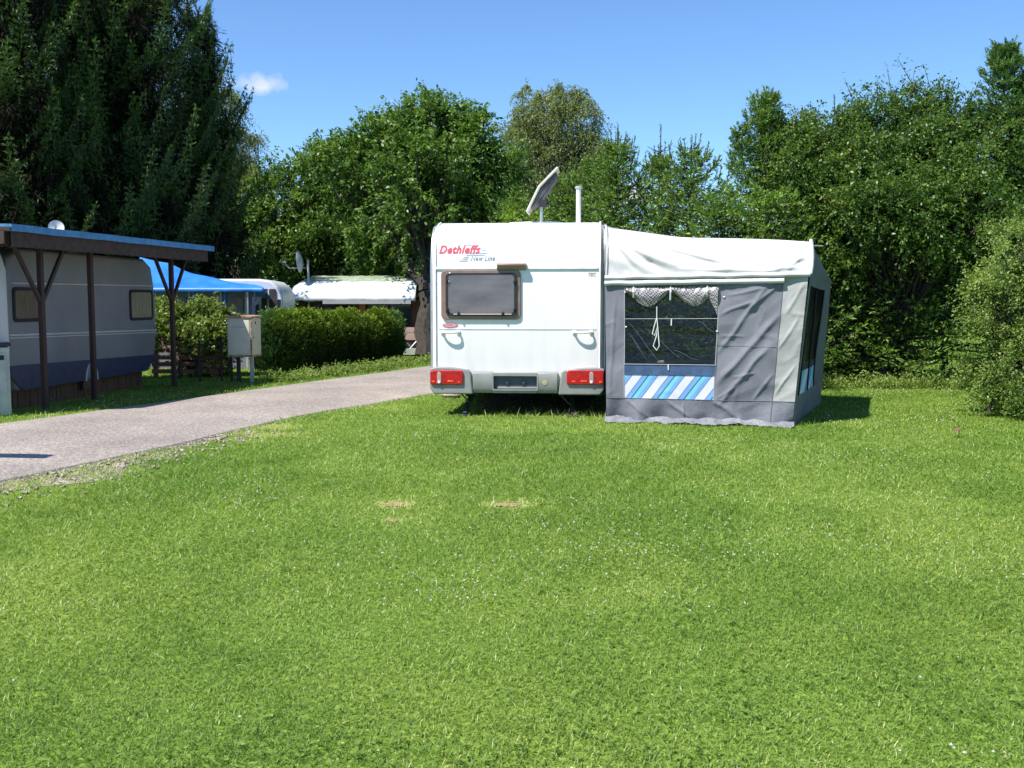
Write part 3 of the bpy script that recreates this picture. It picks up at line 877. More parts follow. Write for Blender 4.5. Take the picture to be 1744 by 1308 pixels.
    cards('clover', PP, D, np.tile([0, 0, 1.0], (m3 * 3, 1)) + rng.normal(0, 0.2, (m3 * 3, 3)), rng.uniform(0.010, 0.017, m3 * 3), rng.uniform(0.010, 0.016, m3 * 3),
          rng.normal(0.55, 0.15, m3 * 3), M['grass'], None, fold=0.1, mid=0.6)
    tag(bpy.data.objects['clover'], 'small three-part clover leaves low in the lawn', 'clover', kind='stuff')
    # clover heads
    N = 9000
    a = rng.uniform(-0.62, 0.62, N); q = 2.7 + 16 * rng.random(N) ** 1.5
    cx, cy = np.sin(a) * q, np.cos(a) * q
    nz = np.array([mnoise.noise(Vector((u * 0.45, v * 0.45, 30))) + 0.7 * mnoise.noise(Vector((u * 1.6, v * 1.6, 33))) for u, v in zip(cx, cy)])
    k = (rng.random(N) < np.clip(nz * 2.2 - .12, 0.02, 1)) & ~((cx > interp(ROAD_L, cy)) & (cx < interp(ROAD_R, cy) + 0.7)) & ((cy < 12) | (cx < -1.5) | (cx > 3.8))
    fb = MB()
    octv = [(0, 0, 1), (1, 0, 0), (0, 1, 0), (-1, 0, 0), (0, -1, 0), (0, 0, -0.8)]
    of = [(0, 1, 2), (0, 2, 3), (0, 3, 4), (0, 4, 1), (5, 2, 1), (5, 3, 2), (5, 4, 3), (5, 1, 4)]
    for u, v in zip(cx[k], cy[k]):
        r = random.uniform(0.0032, 0.0082) * (1 + max(0, math.hypot(u, v) - 6) * 0.05); z = random.uniform(0.035, 0.06); t = random.uniform(0, 1)
        fb.add([(u + (a_ * math.cos(t) - b_ * math.sin(t)) * r, v + (a_ * math.sin(t) + b_ * math.cos(t)) * r, z + c_ * r) for a_, b_, c_ in octv], of)
    tag(fb.build('clover_flowers', M['flower'], fix=False), 'small white clover heads scattered over the lawn', 'clover flowers', kind='stuff')


make_grass()

# loose stones on the shoulder
mb = MB()
for i in range(800):
    y = random.uniform(6.5, 11.5); x = interp(ROAD_R, y) + abs(random.gauss(0, 0.32)) + 0.02
    r = random.uniform(0.006, 0.02)
    mb.box((x, y, r * 0.5), (r * 2 * random.uniform(.6, 1.2), r * 1.6, r), (random.random(), random.random(), random.random() * 3))
tag(mb.build('gravel', M['gravel'], flat=True, fix=False), 'loose pale gravel along the near road edge', 'gravel', kind='stuff')

# ================================================================== THE WHITE CARAVAN
CF = Frame((0.067, 12.81, 0), rad(-4.6))
HW = 1.10
PROF = [(0.03, 0.36), (0.0, 0.60), (0.0, 1.90), (0.02, 2.03), (0.07, 2.20), (0.125, 2.31), (0.20, 2.40), (0.31, 2.465), (0.50, 2.50),
        (4.2, 2.50), (4.6, 2.38), (4.85, 2.05), (5.05, 1.3), (4.95, 0.75), (4.7, 0.36)]


def rear_y(z):
    return float(np.interp(z, [p[1] for p in PROF[:9]], [p[0] for p in PROF[:9]]))


def build_caravan():
    root = thing('caravan', 'white caravan seen from behind with red tail lamps, joined to the grey tent', 'caravan', CF.loc, CF.rz)
    X = lambda px, py=560, y=0.0: CF.on_y(px, py, y)[0]
    Z = lambda py, px=880, y=0.0: CF.on_y(px, py, y)[1]
    b = MB(); b.prism(PROF, 'x', -HW, HW)
    body = b.build('body', M['white_body'], root, bevel=0.085, seg=5, angle=50)
    body.modifiers['Bevel'].angle_limit = rad(60)
    # panel seams and mouldings on the rear
    mb = MB()
    zs = Z(561)
    mb.box((0, -0.001, zs), (2 * HW - 0.19, 0.006, 0.010))
    mb.build('panel_seam', M['seam'], root)
    mb = MB()
    mb.box((X(878), -0.006, Z(457)), (X(1022) - X(735) - 0.06, 0.022, 0.030))
    mb.build('rear_moulding', M['white_trim'], root, bevel=0.006)
    mb = MB()
    for sx in (-1, 1):
        pts = [(sx * (HW - 0.052), y - 0.006 if z < 2.3 else y, z + (0.006 if z > 2.3 else 0)) for y, z in PROF[1:9]]
        mb = MB(); mb.tube(pts, 0.012, 8); mb.build('corner_moulding', M['white_trim'], root)
    mb = MB()
    for sx in (-1, 1):      # awning rails that follow the side outline
        pts = [(sx * (HW + 0.008), y + 0.055, z - 0.03 if z > 2 else z) for y, z in PROF[1:9]] + [(sx * (HW + 0.008), 4.2, 2.47)]
        mb = MB(); mb.tube(pts, 0.016, 8); mb.build('awning_rail', M['zinc'], root)
    # window
    x0, z0 = CF.on_y(752, 544); x1, z1 = CF.on_y(887, 460)
    fo = rrect(x0, z0, x1, z1, 0.06); fi = rrect(x0 + 0.075, z0 + 0.075, x1 - 0.06, z1 - 0.045, 0.05)
    mb = MB(); mb.ring(fo, fi, 'y', -0.030, 0.01)
    win = mb.build('window', M['brown_frame'], root, bevel=0.008)
    px0, pz0 = CF.on_y(760, 538); px1, pz1 = CF.on_y(880, 465)
    mb = MB(); mb.prism(rrect(px0, pz0, px1, pz1, 0.055), 'y', -0.046, -0.014)
    mb.build('pane', M['pane'], win, bevel=0.006)
    mb = MB(); mb.ring(rrect(px0, pz0, px1, pz1, 0.055), rrect(px0 + .03, pz0 + .035, px1 - .03, pz1 - .02, 0.045), 'y', -0.050, -0.046)
    mb.build('pane_rim', M['black_rubber'], win)
    mb = MB(); mb.box(((px0 + px1) / 2 + 0.02, -0.052, pz0 + 0.024), (px1 - px0 - 0.16, 0.008, 0.014))
    mb.build('pane_strip', mat('pane_strip_pink', (0.62, 0.46, 0.40), rough=0.4), win)
    for px, py in ((782, 534), (857, 534), (763, 478), (877, 480), (877, 527), (763, 527)):
        lx, lz = CF.on_y(px, py); mb = MB()
        mb.box((lx, -0.056, lz), (0.034, 0.02, 0.030)); mb.box((lx, -0.066, lz + 0.004), (0.012, 0.016, 0.05))
        mb.build('latch', M['dark_metal'], win, bevel=0.004)
    for px, py in ((767, 465), (765, 479)):
        lx, lz = CF.on_y(px, py); mb = MB(); mb.lathe((lx, -0.058, lz), [(0.0, 0.006), (0.011, 0.004), (0.012, -0.006)], 10, Matrix.Rotation(math.pi / 2, 3, 'X'))
        mb.build('pane_sticker', M['white_trim'], win)
    # high brake lamp over the window
    bx0, bz0 = CF.on_y(846, 459, -0.06); bx1, bz1 = CF.on_y(896, 449, -0.06)
    mb = MB(); mb.prism([(-0.085, bz0 + 0.028), (-0.085, bz1), (0.0, bz1 + 0.012), (0.0, bz0 - 0.012), (-0.05, bz0)], 'x', bx0, bx1)
    hl = mb.build('brake_light', M['silver'], root, bevel=0.006)
    mb = MB(); mb.box(((bx0 + bx1) / 2, -0.089, bz1 - 0.022), (bx1 - bx0 - 0.03, 0.012, 0.026)); mb.build('lens', M['brake_red'], hl, bevel=0.004)
    # grab handles
    for pxa, pxb, py in ((752, 783, 566), (976, 1009, 566)):
        xa, hz = CF.on_y(pxa, py); xb, _ = CF.on_y(pxb, py)
        mb = MB()
        cxm = (xa + xb) / 2; w = (xb - xa) / 2
        pts = [(cxm + w * 0.92 * math.cos(t), -0.012 - 0.075 * math.sin(t) ** 0.6, hz) for t in [math.pi * k / 14 for k in range(15)]]
        mb.tube(pts, 0.015, 8)
        mb.box((xa + 0.015, -0.008, hz), (0.045, 0.018, 0.045)); mb.box((xb - 0.015, -0.008, hz), (0.045, 0.018, 0.045))
        mb.build('handle', M['handle_white'], root, bevel=0.003)
    # bumper: middle beam with number plate recess, two lamp pods
    zt, zb = Z(634), Z(669)
    mxl, mxr = X(806, 650), X(950, 650)
    rx0, rz0 = CF.on_y(840, 663, -0.05); rx1, rz1 = CF.on_y(915, 640, -0.05)
    mb = MB()
    prof = [(-0.005, zt + 0.015), (-0.05, zt - 0.005), (-0.065, zt - 0.05), (-0.06, zb + 0.05), (-0.03, zb), (0.05, zb - 0.005)]
    for xa, xb, cut in ((mxl, rx0, 0), (rx1, mxr, 0)):
        mb.prism(prof, 'x', xa, xb)
    mb.box(((rx0 + rx1) / 2, -0.025, (rz1 + zt) / 2), (rx1 - rx0 + .002, 0.07, zt - rz1)); mb.box(((rx0 + rx1) / 2, -0.02, (rz0 + zb) / 2), (rx1 - rx0 + .002, 0.07, rz0 - zb))
    bump = mb.build('bumper', M['silver'], root, bevel=0.008)
    mb = MB(); mb.box(((rx0 + rx1) / 2, 0.0, (rz0 + rz1) / 2), (rx1 - rx0 - .002, 0.02, rz1 - rz0 - .002))
    rec = mb.build('plate_recess', M['plate_back'], bump)
    mb = MB(); mb.ring(rrect(rx0 - .012, rz0 - .014, rx1 + .012, rz1 + .012, .02), rrect(rx0 + .004, rz0 + .004, rx1 - .004, rz1 - .004, .015), 'y', -0.068, -0.055)
    mb.build('plate_frame', M['silver'], bump)
    mb = MB(); mb.box(((rx0 + rx1) / 2 + 0.03, -0.035, rz0 + 0.020), (rx1 - rx0 - 0.05, 0.050, 0.022))
    mb.build('plate_ledge', M['silver'], bump, bevel=0.004)
    for q in (-0.1, 0.11):
        mb = MB(); mb.box(((rx0 + rx1) / 2 + q, -0.052, rz0 + 0.068), (0.04, 0.03, 0.05)); mb.build('plate_lamp', M['dark_metal'], bump, bevel=0.008)
    mb = MB(); lx, lz = CF.on_y(928, 652, -0.06); mb.lathe((lx, -0.0655, lz), [(0, 0.003), (0.03, 0.002), (0.034, -0.003)], 14, Matrix.Rotation(math.pi / 2, 3, 'X'))
    mb.build('stain', mat('yellow_spot', (0.42, 0.34, 0.12), (0.36, 0.33, 0.2), rough=0.7), bump)
    for sgn, (pa, pb) in ((-1, (733.5, 806)), (1, (952, 1029))):
        xa, xb = X(pa, 650), X(pb, 650)
        ztp, zbp = Z(628), Z(671)
        n = 12
        mb = MB()
        inner = xb if sgn < 0 else xa
        outer = xa if sgn < 0 else xb
        # upper outline rises towards the outside, inner edge slants
        poly = [(outer - sgn * 0.0, ztp + 0.005), (outer - sgn * 0.10, ztp + 0.025), (outer - sgn * 0.30, ztp + 0.018), (inner + sgn * 0.06, ztp - 0.01), (inner + sgn * 0.03, ztp - 0.04),
                (inner - sgn * 0.005, zbp), (outer - sgn * 0.05, zbp), (outer, zbp + 0.07)]
        if sgn < 0: poly = poly[::-1]
        mb.prism(poly, 'y', -0.078, 0.30)
        pod = mb.build('lamp_pod', M['silver'], root, bevel=0.018, seg=4)
        la, lz0 = CF.on_y(733.0 if sgn < 0 else 965, 655, -0.08); lb, lz1 = CF.on_y(789 if sgn < 0 else 1028.5, 631, -0.08)
        mb = MB(); mb.prism(rrect(la, lz0, lb, lz1, 0.028), 'y', -0.105, 0.22 if sgn < 0 else 0.22)
        tl = mb.build('tail_light', M['red'], root, bevel=0.012, seg=3)
        cx = la + 0.118 if sgn < 0 else lb - 0.155
        zc = (lz0 + lz1) / 2
        mb = MB(); mb.prism(rrect(cx - 0.026, lz0 + 0.012, cx + 0.026, lz1 - 0.018, 0.024), 'y', -0.112, -0.09)
        mb.build('reversing_lens', M['lamp_clear'], tl, bevel=0.004)
        mb = MB(); mb.lathe((cx, -0.113, lz0 + 0.035), [(0, 0.008), (0.014, 0.005), (0.019, -0.004)], 10, Matrix.Rotation(math.pi / 2, 3, 'X'))
        mb.build('bulb_cap', M['white_trim'], tl)
        ofs = [(0.31, 0.045, 0.08), (0.05, 0.04, 0.04), (0.44, 0.035, 0.02)] if sgn < 0 else [(0.09, 0.04, 0.05), (0.22, 0.045, 0.08), (0.43, 0.035, 0.035)]
        for ox, oz, w in ofs:
            mb = MB(); mb.box((la + ox * (0.85 if sgn < 0 else 1), -0.106, lz0 + oz), (w, 0.008, 0.022)); mb.build('lens_reflector', M['lamp_amber'], tl, bevel=0.003)
    # oval badge and lettering
    bx, bz = CF.on_y(767, 554)
    mb = MB(); mb.prism([(bx + 0.098 * math.cos(t), bz + 0.029 * math.sin(t)) for t in np.linspace(0, 2 * math.pi, 28, endpoint=False)], 'y', -0.006, 0.0)
    bd = mb.build('badge', M['letter_red'], root)
    mb = MB(); mb.ring([(bx + 0.080 * math.cos(t), bz + 0.020 * math.sin(t)) for t in np.linspace(0, 2 * math.pi, 28, endpoint=False)],
                       [(bx + 0.074 * math.cos(t), bz + 0.016 * math.sin(t)) for t in np.linspace(0, 2 * math.pi, 28, endpoint=False)], 'y', -0.0085, -0.006)
    mb.build('badge_line', M['white_trim'], bd)
    text_mesh('badge_writing', 'Dethleffs', 0.030, M['white_trim'], bd, bx - 0.062, bz - 0.009, shear=0.2, width=0.124, yoff=-0.0075)
    lx, lz = CF.on_y(747.5, 431, 0.03); lx2, _ = CF.on_y(818, 431, 0.03)
    ys_ = lambda z: rear_y(z)
    lt = text_mesh('lettering', 'Dethleffs', 0.142, M['letter_red'], root, lx, lz - 0.002, ys_, shear=0.32, bold=0.0048, width=lx2 - lx)
    nx, nz_ = CF.on_y(802, 444.0, 0.03); nx2, _ = CF.on_y(843, 441, 0.03)
    text_mesh('line_lettering', 'New Line', 0.098, M['letter_blue'], lt, nx, nz_, ys_, shear=0.35, bold=0.0008, width=nx2 - nx)
    mb = MB()
    for pa, pb, py in ((787, 794, 415.0), (791, 816, 418.3), (818, 826, 422.5), (819, 828, 426.6), (796, 828, 432.2), (793, 825, 435.4), (790, 798, 438.6), (787, 797, 441.6), (782, 796, 445.2)):
        xa, za = CF.on_y(pa, py, 0.03); xb, zb_ = CF.on_y(pb, py, 0.03)
        h = 0.0075 if py < 430 else 0.012
        y0 = ys_(za)
        mb.add([(xa, y0 - .004, za), (xb, y0 - .004, za), (xb + h * 0.8, ys_(za + h) - .004, za + h), (xa + h * 1.2, ys_(za + h) - .004, za + h)], [(0, 1, 2, 3)])
    mb.build('speed_lines', M['letter_blue'], lt, flat=True)
    lx, lz = CF.on_y(1002, 470)
    text_mesh('corner_lettering', 'TEC', 0.062, M['seam'], root, lx, lz, lambda z: 0.0, shear=0.3, width=0.095)
    # underside: chassis, wheels, corner steadies
    mb = MB()
    mb.box((0, 2.5, 0.37), (1.7, 4.2, 0.05))
    for sx in (-0.55, 0.55): mb.box((sx, 2.4, 0.32), (0.06, 4.4, 0.13))
    mb.tube([(-1.0, 2.7, 0.32), (1.0, 2.7, 0.32)], 0.04, 8)
    mb.build('chassis', M['dark_metal'], root)
    for sx in (-0.93, 0.93):
        mb = MB(); mb.lathe((sx, 2.7, 0.31), [(0.19, -0.09), (0.29, -0.085), (0.31, -0.05), (0.31, 0.05), (0.29, 0.085), (0.19, 0.09)], 28, Matrix.Rotation(math.pi / 2, 3, 'Y'))
        w = mb.build('wheel', M['black_rubber'], root)
        mb = MB(); mb.lathe((sx, 2.7, 0.31), [(0.0, -0.05), (0.19, -0.06), (0.19, 0.06), (0.0, 0.05)], 24, Matrix.Rotation(math.pi / 2, 3, 'Y')); mb.build('rim', M['zinc'], w)
    for sx in (-1, 1):
        x0 = -0.62 if sx < 0 else 0.66
        mb = MB()
        top = Vector((x0 + 0.0, 0.55, 0.36)); foot = Vector((x0 - 0.06 * sx * -1, 0.02, 0.03))
        mb.bar(top, foot, 0.05, 0.035)
        mb.bar((x0 - 0.16, 0.10, 0.33), (x0 + 0.0, 0.12, 0.16), 0.03, 0.02)
        mb.tube([(x0 + 0.0, 0.5, 0.34), (x0 + 0.02, 0.1, 0.15)], 0.012, 6)
        mb.box((foot.x, foot.y, 0.015), (0.16, 0.12, 0.02))
        mb.build('corner_steady', M['dark_metal'], root, bevel=0.004)
    # on the roof: hatch, mast with flat aerial, flue pipe
    hx, _ = CF.on_y(925, 380, 1.4)
    mb = MB(); mb.prism([(-0.48, 0), (-0.42, 0.045), (0.1, 0.06), (0.5, 0.02), (0.52, 0)], 'y', 0, 0.7)
    for i, v in enumerate(mb.v): mb.v[i] = (v[0] + hx, v[1] + 0.9, v[2] + 2.495)
    mb.build('roof_hatch', M['white_trim'], root, bevel=0.01)
    yy = 0.75
    mx_, mz = CF.on_y(922, 350, yy)
    mb = MB(); mb.tube([(mx_, yy, 2.48), (mx_, yy, mz + 0.02)], 0.021, 10)
    mb.tube([(mx_, yy, 2.485), (mx_, yy, 2.53)], 0.04, 10)
    mast = mb.build('aerial_mast', M['zinc'], root)
    a0 = CF.on_y(896, 361, yy); a1 = CF.on_y(917, 318, yy); a2 = CF.on_y(949, 285, yy)
    th = 0.028
    prof2 = [a0, a1, a2]
    mb = MB()
    outer = [(x, z) for x, z in prof2]; inner = [(x + th, z - th * 0.75) for x, z in prof2]
    poly = outer + inner[::-1]
    mb.prism(poly, 'y', yy - 0.10, yy + 0.36)
    aer = mb.build('aerial', M['antenna'], root, bevel=0.01)
    mb = MB()
    mid = [(x + th * 1.0, z - th * 0.8) for x, z in ((a0[0] * .8 + a1[0] * .2, a0[1] * .8 + a1[1] * .2), a1, (a2[0] * .85 + a1[0] * .15, a2[1] * .85 + a1[1] * .15))]
    deep = [(mid[2][0] + 0.015, mid[2][1] - 0.07), (mid[1][0] + 0.085, mid[1][1] - 0.06), (mid[0][0] + 0.045, mid[0][1] + 0.015)]
    mb.prism(mid + deep, 'y', yy - 0.07, yy + 0.32); mb.build('aerial_back', M['antenna_back'], aer, bevel=0.02)
    mb = MB(); mb.tube([(mid[2][0] + 0.02, yy - 0.08, mid[2][1] - 0.06), (deep[1][0] + 0.06, yy - 0.08, deep[1][1] + 0.12), (deep[1][0], yy - 0.08, deep[1][1] + 0.02)], 0.010, 6)
    mb.build('aerial_cable', M['dark_metal'], aer); mb = MB()
    mb.box((mx_ + 0.02, yy, mz + 0.03), (0.11, 0.12, 0.10)); mb.build('aerial_bracket', M['dark_metal'], aer, bevel=0.008)
    fx, fz = CF.on_y(985.5, 319, 0.7)
    mb = MB(); mb.tube([(fx, 0.7, 2.46), (fx, 0.7, fz)], 0.033, 14)
    for t in (0.28, 0.55): mb.tube([(fx, 0.7, 2.5 + (fz - 2.5) * t), (fx, 0.7, 2.505 + (fz - 2.5) * t + 0.006)], 0.0345, 14)
    fl = mb.build('flue_pipe', M['white_trim'], root)
    mb = MB(); mb.lathe((fx, 0.7, fz - 0.005), [(0.034, -0.02), (0.047, -0.008), (0.048, 0.012), (0.03, 0.018), (0, 0.018)], 14); mb.build('flue_cap', M['dish'], fl)
    return root


build_caravan()


# ================================================================== THE TENT
def build_awning():
    base = Vector((2.3, 13.6, 0))
    root = thing('awning_tent', 'grey tent with white roof and blue striped panel, attached to the white caravan', 'tent', base)
    V = lambda p: Vector(p) - base
    BL, BR = gnd(1033, 717), gnd(1349, 727)
    TL, TR = at(1031, 474, BL.y + 0.10), at(1377, 468, BR.y + 0.02)

    def wr(u, v, amp=1.0):
        s, t = u * 2.4, v * 1.75
        w = 0.012 * math.sin(8 * (t * 0.75 - s) + 2 * mnoise.noise(Vector((s, t, 0)))) * (1 if u > 0.58 else 0.25)
        w += 0.028 * mnoise.noise(Vector((s * 1.4, t * 1.1, 3))) + 0.012 * mnoise.noise(Vector((s * 3 + t * 2.5, t * 2 - s, 7)))
        w += 0.014 * mnoise.noise(Vector((s * 2 - t * 3.4, (t + s) * 1.0, 17))) * (1 if u > .5 else .4)
        w += 0.03 * max(0, .25 - abs(mnoise.noise(Vector((s * 1.1 - t * 1.5, (t + s) * .7, 27))))) * (u > .58) + 0.03 * max(0, .2 - abs(mnoise.noise(Vector((s * 2.2 - t * 2.6, (t + s) * 1.6, 37)))))
        w += sum(fold(s, t, f_[0], f_[1], f_[2], f_[3], f_[4] * .62, f_[5] * .62) for f_ in WF)
        if v < 0.17: w += 0.05 * mnoise.noise(Vector((s * 3.5, t * 1.5, 9))) * (0.17 - v) / 0.17 * 3
        return w * amp

    def fold(s, t, s0, t0, s1, t1, wd, am):
        dx, dy = s1 - s0, t1 - t0; L2 = dx * dx + dy * dy
        q = ((s - s0) * dx + (t - t0) * dy) / L2
        d = ((s - s0) * dy - (t - t0) * dx) / math.sqrt(L2) + .02 * mnoise.noise(Vector((s * 4, t * 4, am * 99)))
        k = max(0.0, min(1.0, min(q, 1 - q) * 4 + .35)) if -.1 < q < 1.1 else 0.0
        e = d / wd
        return am * k * math.exp(-e * e) * (1 - .55 * math.tanh(e * 1.5))

    WF = [(1.46, .50, 2.12, 1.28, .075, .050), (1.50, .26, 2.02, .92, .055, .035), (1.44, 1.30, 1.80, 1.45, .035, .022), (1.44, 1.05, 1.72, 1.03, .020, .014),
          (1.62, .56, 1.88, .62, .020, .018), (1.44, .86, 1.95, 1.62, .05, .030), (1.9, .30, 2.10, .60, .04, .022), (1.44, .32, 1.66, .44, .022, .018), (2.16, .36, 2.36, .70, .03, .02),
          (2.16, .9, 2.34, 1.25, .03, .018), (.30, .24, .62, .02, .04, .03), (.80, .26, 1.12, .04, .04, .028), (1.40, .27, 1.80, .03, .05, .035), (1.0, .24, 1.02, .02, .02, .02), (.05, .3, .12, 1.5, .04, .02),
          (1.75, 1.35, 2.10, 1.66, .04, .025), (1.50, 1.52, 1.9, 1.60, .03, .018), (2.2, 1.3, 2.36, 1.64, .04, .02)]
    nrm = (BR - BL).cross(Vector((0, 0, 1))).normalized()      # towards the camera
    if nrm.y > 0: nrm = -nrm

    def wall(u, v, amp=1.0, off=0.0):
        p = (BL * (1 - u) + BR * u) * (1 - v) + (TL * (1 - u) + TR * u) * v
        return V(p + nrm * (wr(u, v, amp) + off))
    bu = [0, .10, .58, .885, 1.0]; bv = [0, .165, .355, .375, .94, 1.0]

    def steps(br, n):
        o = []
        for a, b in zip(br[:-1], br[1:]):
            k = max(1, int(round((b - a) * n))); o += [a + (b - a) * i / k for i in range(k)]
        return o + [br[-1]]
    U, Vv = steps(bu, 190), steps(bv, 130)
    wallp = MB(); wallp.grid(wall, U, Vv, lambda u, v: v > .165 and u < .885 and not (.10 < u < .58 and .165 < v < .94))
    side = wallp.build('side_wall', M['grey_cloth'], root, angle=180)
    mb = MB(); mb.grid(wall, U, Vv, lambda u, v: v < .165); mb.build('skirt', M['skirt_cloth'], root, angle=180)
    mb = MB(); mb.grid(wall, U, Vv, lambda u, v: v > .165 and u > .885); mb.build('corner_panel', M['pale_cloth'], root, angle=180)
    mb = MB(); mb.grid(lambda u, v: wall(u, v, 0.5), U, Vv, lambda u, v: .10 < u < .58 and .375 < v < .94)
    pane = mb.build('window', M['foil'], root, angle=180)
    mb = MB(); mb.grid(lambda u, v: wall(u, v, 0.6, 0.004), U, Vv, lambda u, v: .10 < u < .58 and .165 < v < .355)
    mb.build('striped_panel', M['stripes'], root, angle=180)
    mb = MB()
    mb.grid(lambda u, v: wall(u, v, 0.6, 0.012), U, [.330, .35, .375, .400], lambda u, v: .10 < u < .58); mb.build('window_band', M['band_blue'], root, angle=180)
    # seams, window edging, cords
    mb = MB()
    edge = lambda pts, r, o=0.004: mb.tube([wall(u, v, 1.0 if (u < .1 or u > .58) else .75, o) for u, v in pts], r, 5)
    edge([(.10, .17 + i * .77 / 20) for i in range(21)], 0.006); edge([(.58, .17 + i * .77 / 20) for i in range(21)], 0.006)
    edge([(.10 + i * .48 / 24, .402) for i in range(25)], 0.005, 0.016)
    edge([(.10 + i * .48 / 24, .716) for i in range(25)], 0.004)
    mb.build('window_edging', M['piping'], pane)
    mb = MB()
    mb.tube([wall(.885, v, 1, .004) for v in np.linspace(.0, 1, 30)], 0.005, 5)
    mb.tube([wall(u, .165, 1, .003) for u in np.linspace(0, 1, 60)], 0.0035, 5)
    mb.tube([wall(u, .535 - 0.03 * (u - .58), 1, .002) for u in np.linspace(.58, .885, 20)], 0.003, 5)
    mb.build('seam', M['front_cloth'], side)
    # folded curtain in the window
    cm = bpy.data.materials.new('curtain_pattern'); cm.use_nodes = True
    n_, l_ = cm.node_tree.nodes, cm.node_tree.links
    vt = n_.new('ShaderNodeTexChecker'); vt.inputs['Scale'].default_value = 52
    vt.inputs['Color1'].default_value = (0.40, 0.37, 0.38, 1); vt.inputs['Color2'].default_value = (0.05, 0.04, 0.045, 1)
    t_ = n_.new('ShaderNodeTexCoord'); l_.new(t_.outputs['Object'], vt.inputs[0]); l_.new(vt.outputs[0], n_['Principled BSDF'].inputs['Base Color'])
    n_['Principled BSDF'].inputs['Roughness'].default_value = 0.35

    def curtain(a, b):
        """rolled-up blind: hangs in two swags under the window top"""
        def f(s, t):
            u = .105 + .47 * s
            sw = .10 * abs(math.sin(math.pi * (s * 2 + .0))) ** 1.5 + .035
            if s > .9: sw += .16 * (s - .9) * 10 * t
            v = .935 - t * sw
            bulge = 0.035 * math.sin(math.pi * min(1, t)) + 0.012 * mnoise.noise(Vector((s * 16, t * 3, 1)))
            return wall(u, v, .5, 0.008 + bulge)
        return f
    mb = MB(); mb.grid(curtain(0, 1), list(np.linspace(0, 1, 90)), list(np.linspace(0, 1, 10)))
    cur = mb.build('rolled_blind', cm, root, angle=180)
    mb = MB()
    for s in (.09, .49, .88):
        u = .105 + .47 * s
        mb = MB(); mb.tube([wall(u, .938, .5, .01), wall(u + .002, .90, .5, .055), wall(u, .865 - (0.02 if s == .49 else 0), .5, .02)], 0.011, 5); mb.build('blind_strap', M['rope'], cur)
    mb = MB()
    cx = .268
    mb.tube([wall(cx, .80, .5, .02), wall(cx + .001, .72, .5, .02)], 0.006, 5)
    loop = [(cx, .72), (cx - .012, .66), (cx - .02, .61), (cx - .008, .60), (cx + .004, .66), (cx + .002, .60), (cx - .014, .53), (cx + .004, .50), (cx + .018, .53), (cx + .012, .60), (cx + .002, .72)]
    mb.tube([wall(u, v, .5, .025) for u, v in loop], 0.0065, 5)
    mb.build('cord', M['rope'], pane)
    for a_, b_ in (((.345, .715), (.345, .67)), ((.335, .405), (.337, .365))):
        mb = MB(); mb.tube([wall(*a_, .5, .02), wall(*b_, .5, .02)], 0.008, 5); mb.build('toggle', M['rope'], pane)
    for uu, vv in ((.104, .66), (.575, .63), (.60, .86), (.10, .90)):
        mb = MB(); mb.tube([wall(uu, vv, 1, .01), wall(uu + .008, vv, 1, .012)], 0.010, 5); mb.build('toggle', M['rope'], pane)
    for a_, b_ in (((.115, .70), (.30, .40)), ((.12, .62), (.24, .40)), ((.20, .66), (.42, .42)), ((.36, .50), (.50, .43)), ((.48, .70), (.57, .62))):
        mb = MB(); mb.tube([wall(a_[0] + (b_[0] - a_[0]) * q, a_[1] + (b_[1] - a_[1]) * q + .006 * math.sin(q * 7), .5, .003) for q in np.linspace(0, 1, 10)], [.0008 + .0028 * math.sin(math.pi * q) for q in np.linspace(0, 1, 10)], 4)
        mb.build('crease_glint', M['foil_glint'], pane)  # thin pale tubes drawn in as the glints on the creased foil
    # roof: end panel facing the lawn, then the roof proper running along the caravan
    RL, RR = at(1030.5, 384, BL.y + 0.44), at(1381, 412, BR.y + 0.28)
    CR = TR + Vector((0.02, 0, 0.0))

    RF = [(.02, .62, .62, .16, .035, -.040), (.02, .66, .95, .20, .03, -.032), (.02, .50, .42, .08, .028, -.030), (.05, .70, 1.5, .16, .03, -.026), (.02, .38, .26, .06, .024, -.024),
          (1.9, .06, 2.3, .14, .02, .015), (2.2, .1, 2.42, .62, .035, .028), (1.2, .10, 2.1, .05, .02, .016), (.9, .12, 1.7, .10, .02, .018), (2.05, .08, 2.40, .38, .03, .02)]

    def roof_end(u, v):
        lo = TL * (1 - u) + CR * u + Vector((0, -0.02, 0.012))
        hi = RL * (1 - u) + RR * u
        hi = hi + Vector((0, 0, -0.075 * math.sin(math.pi * u ** 0.75) * (1 - u) * 1.5))
        p = lo * (1 - v) + hi * v
        p.y = lo.y + (hi.y - lo.y) * v ** (3.4 - 1.7 * u)
        # tension folds fanning out of the upper left corner
        a = math.atan2((1 - v) * 0.62, u * 2.4 + 0.05)
        w = 0.024 * math.sin(a * 17 + 1.2 * mnoise.noise(Vector((u * 3, v * 2, 0)))) * math.exp(-((u - .3) / .38) ** 2) * math.sin(math.pi * min(1, v * 1.02 + .04))
        w += 0.045 * mnoise.noise(Vector((u * 4, v * 3.4 + u * 4, 5))) * math.sin(math.pi * min(1, v + .1)) + 0.01 * mnoise.noise(Vector((u * 14, v * 3, 8)))
        w += sum(fold(u * 2.45, v * .72, *f_) for f_ in RF) * .75
        return V(p + nrm * w)
    mb = MB(); mb.grid(roof_end, list(np.linspace(0, 1, 90)), list(np.linspace(0, 1, 30)))
    roof = mb.build('roof_end', M['roof_pvc'], root, angle=180)
    BK = Vector((RL.x + 0.10, RL.y + 2.9, 2.44)); EV = Vector((4.62, 14.62, 1.72))

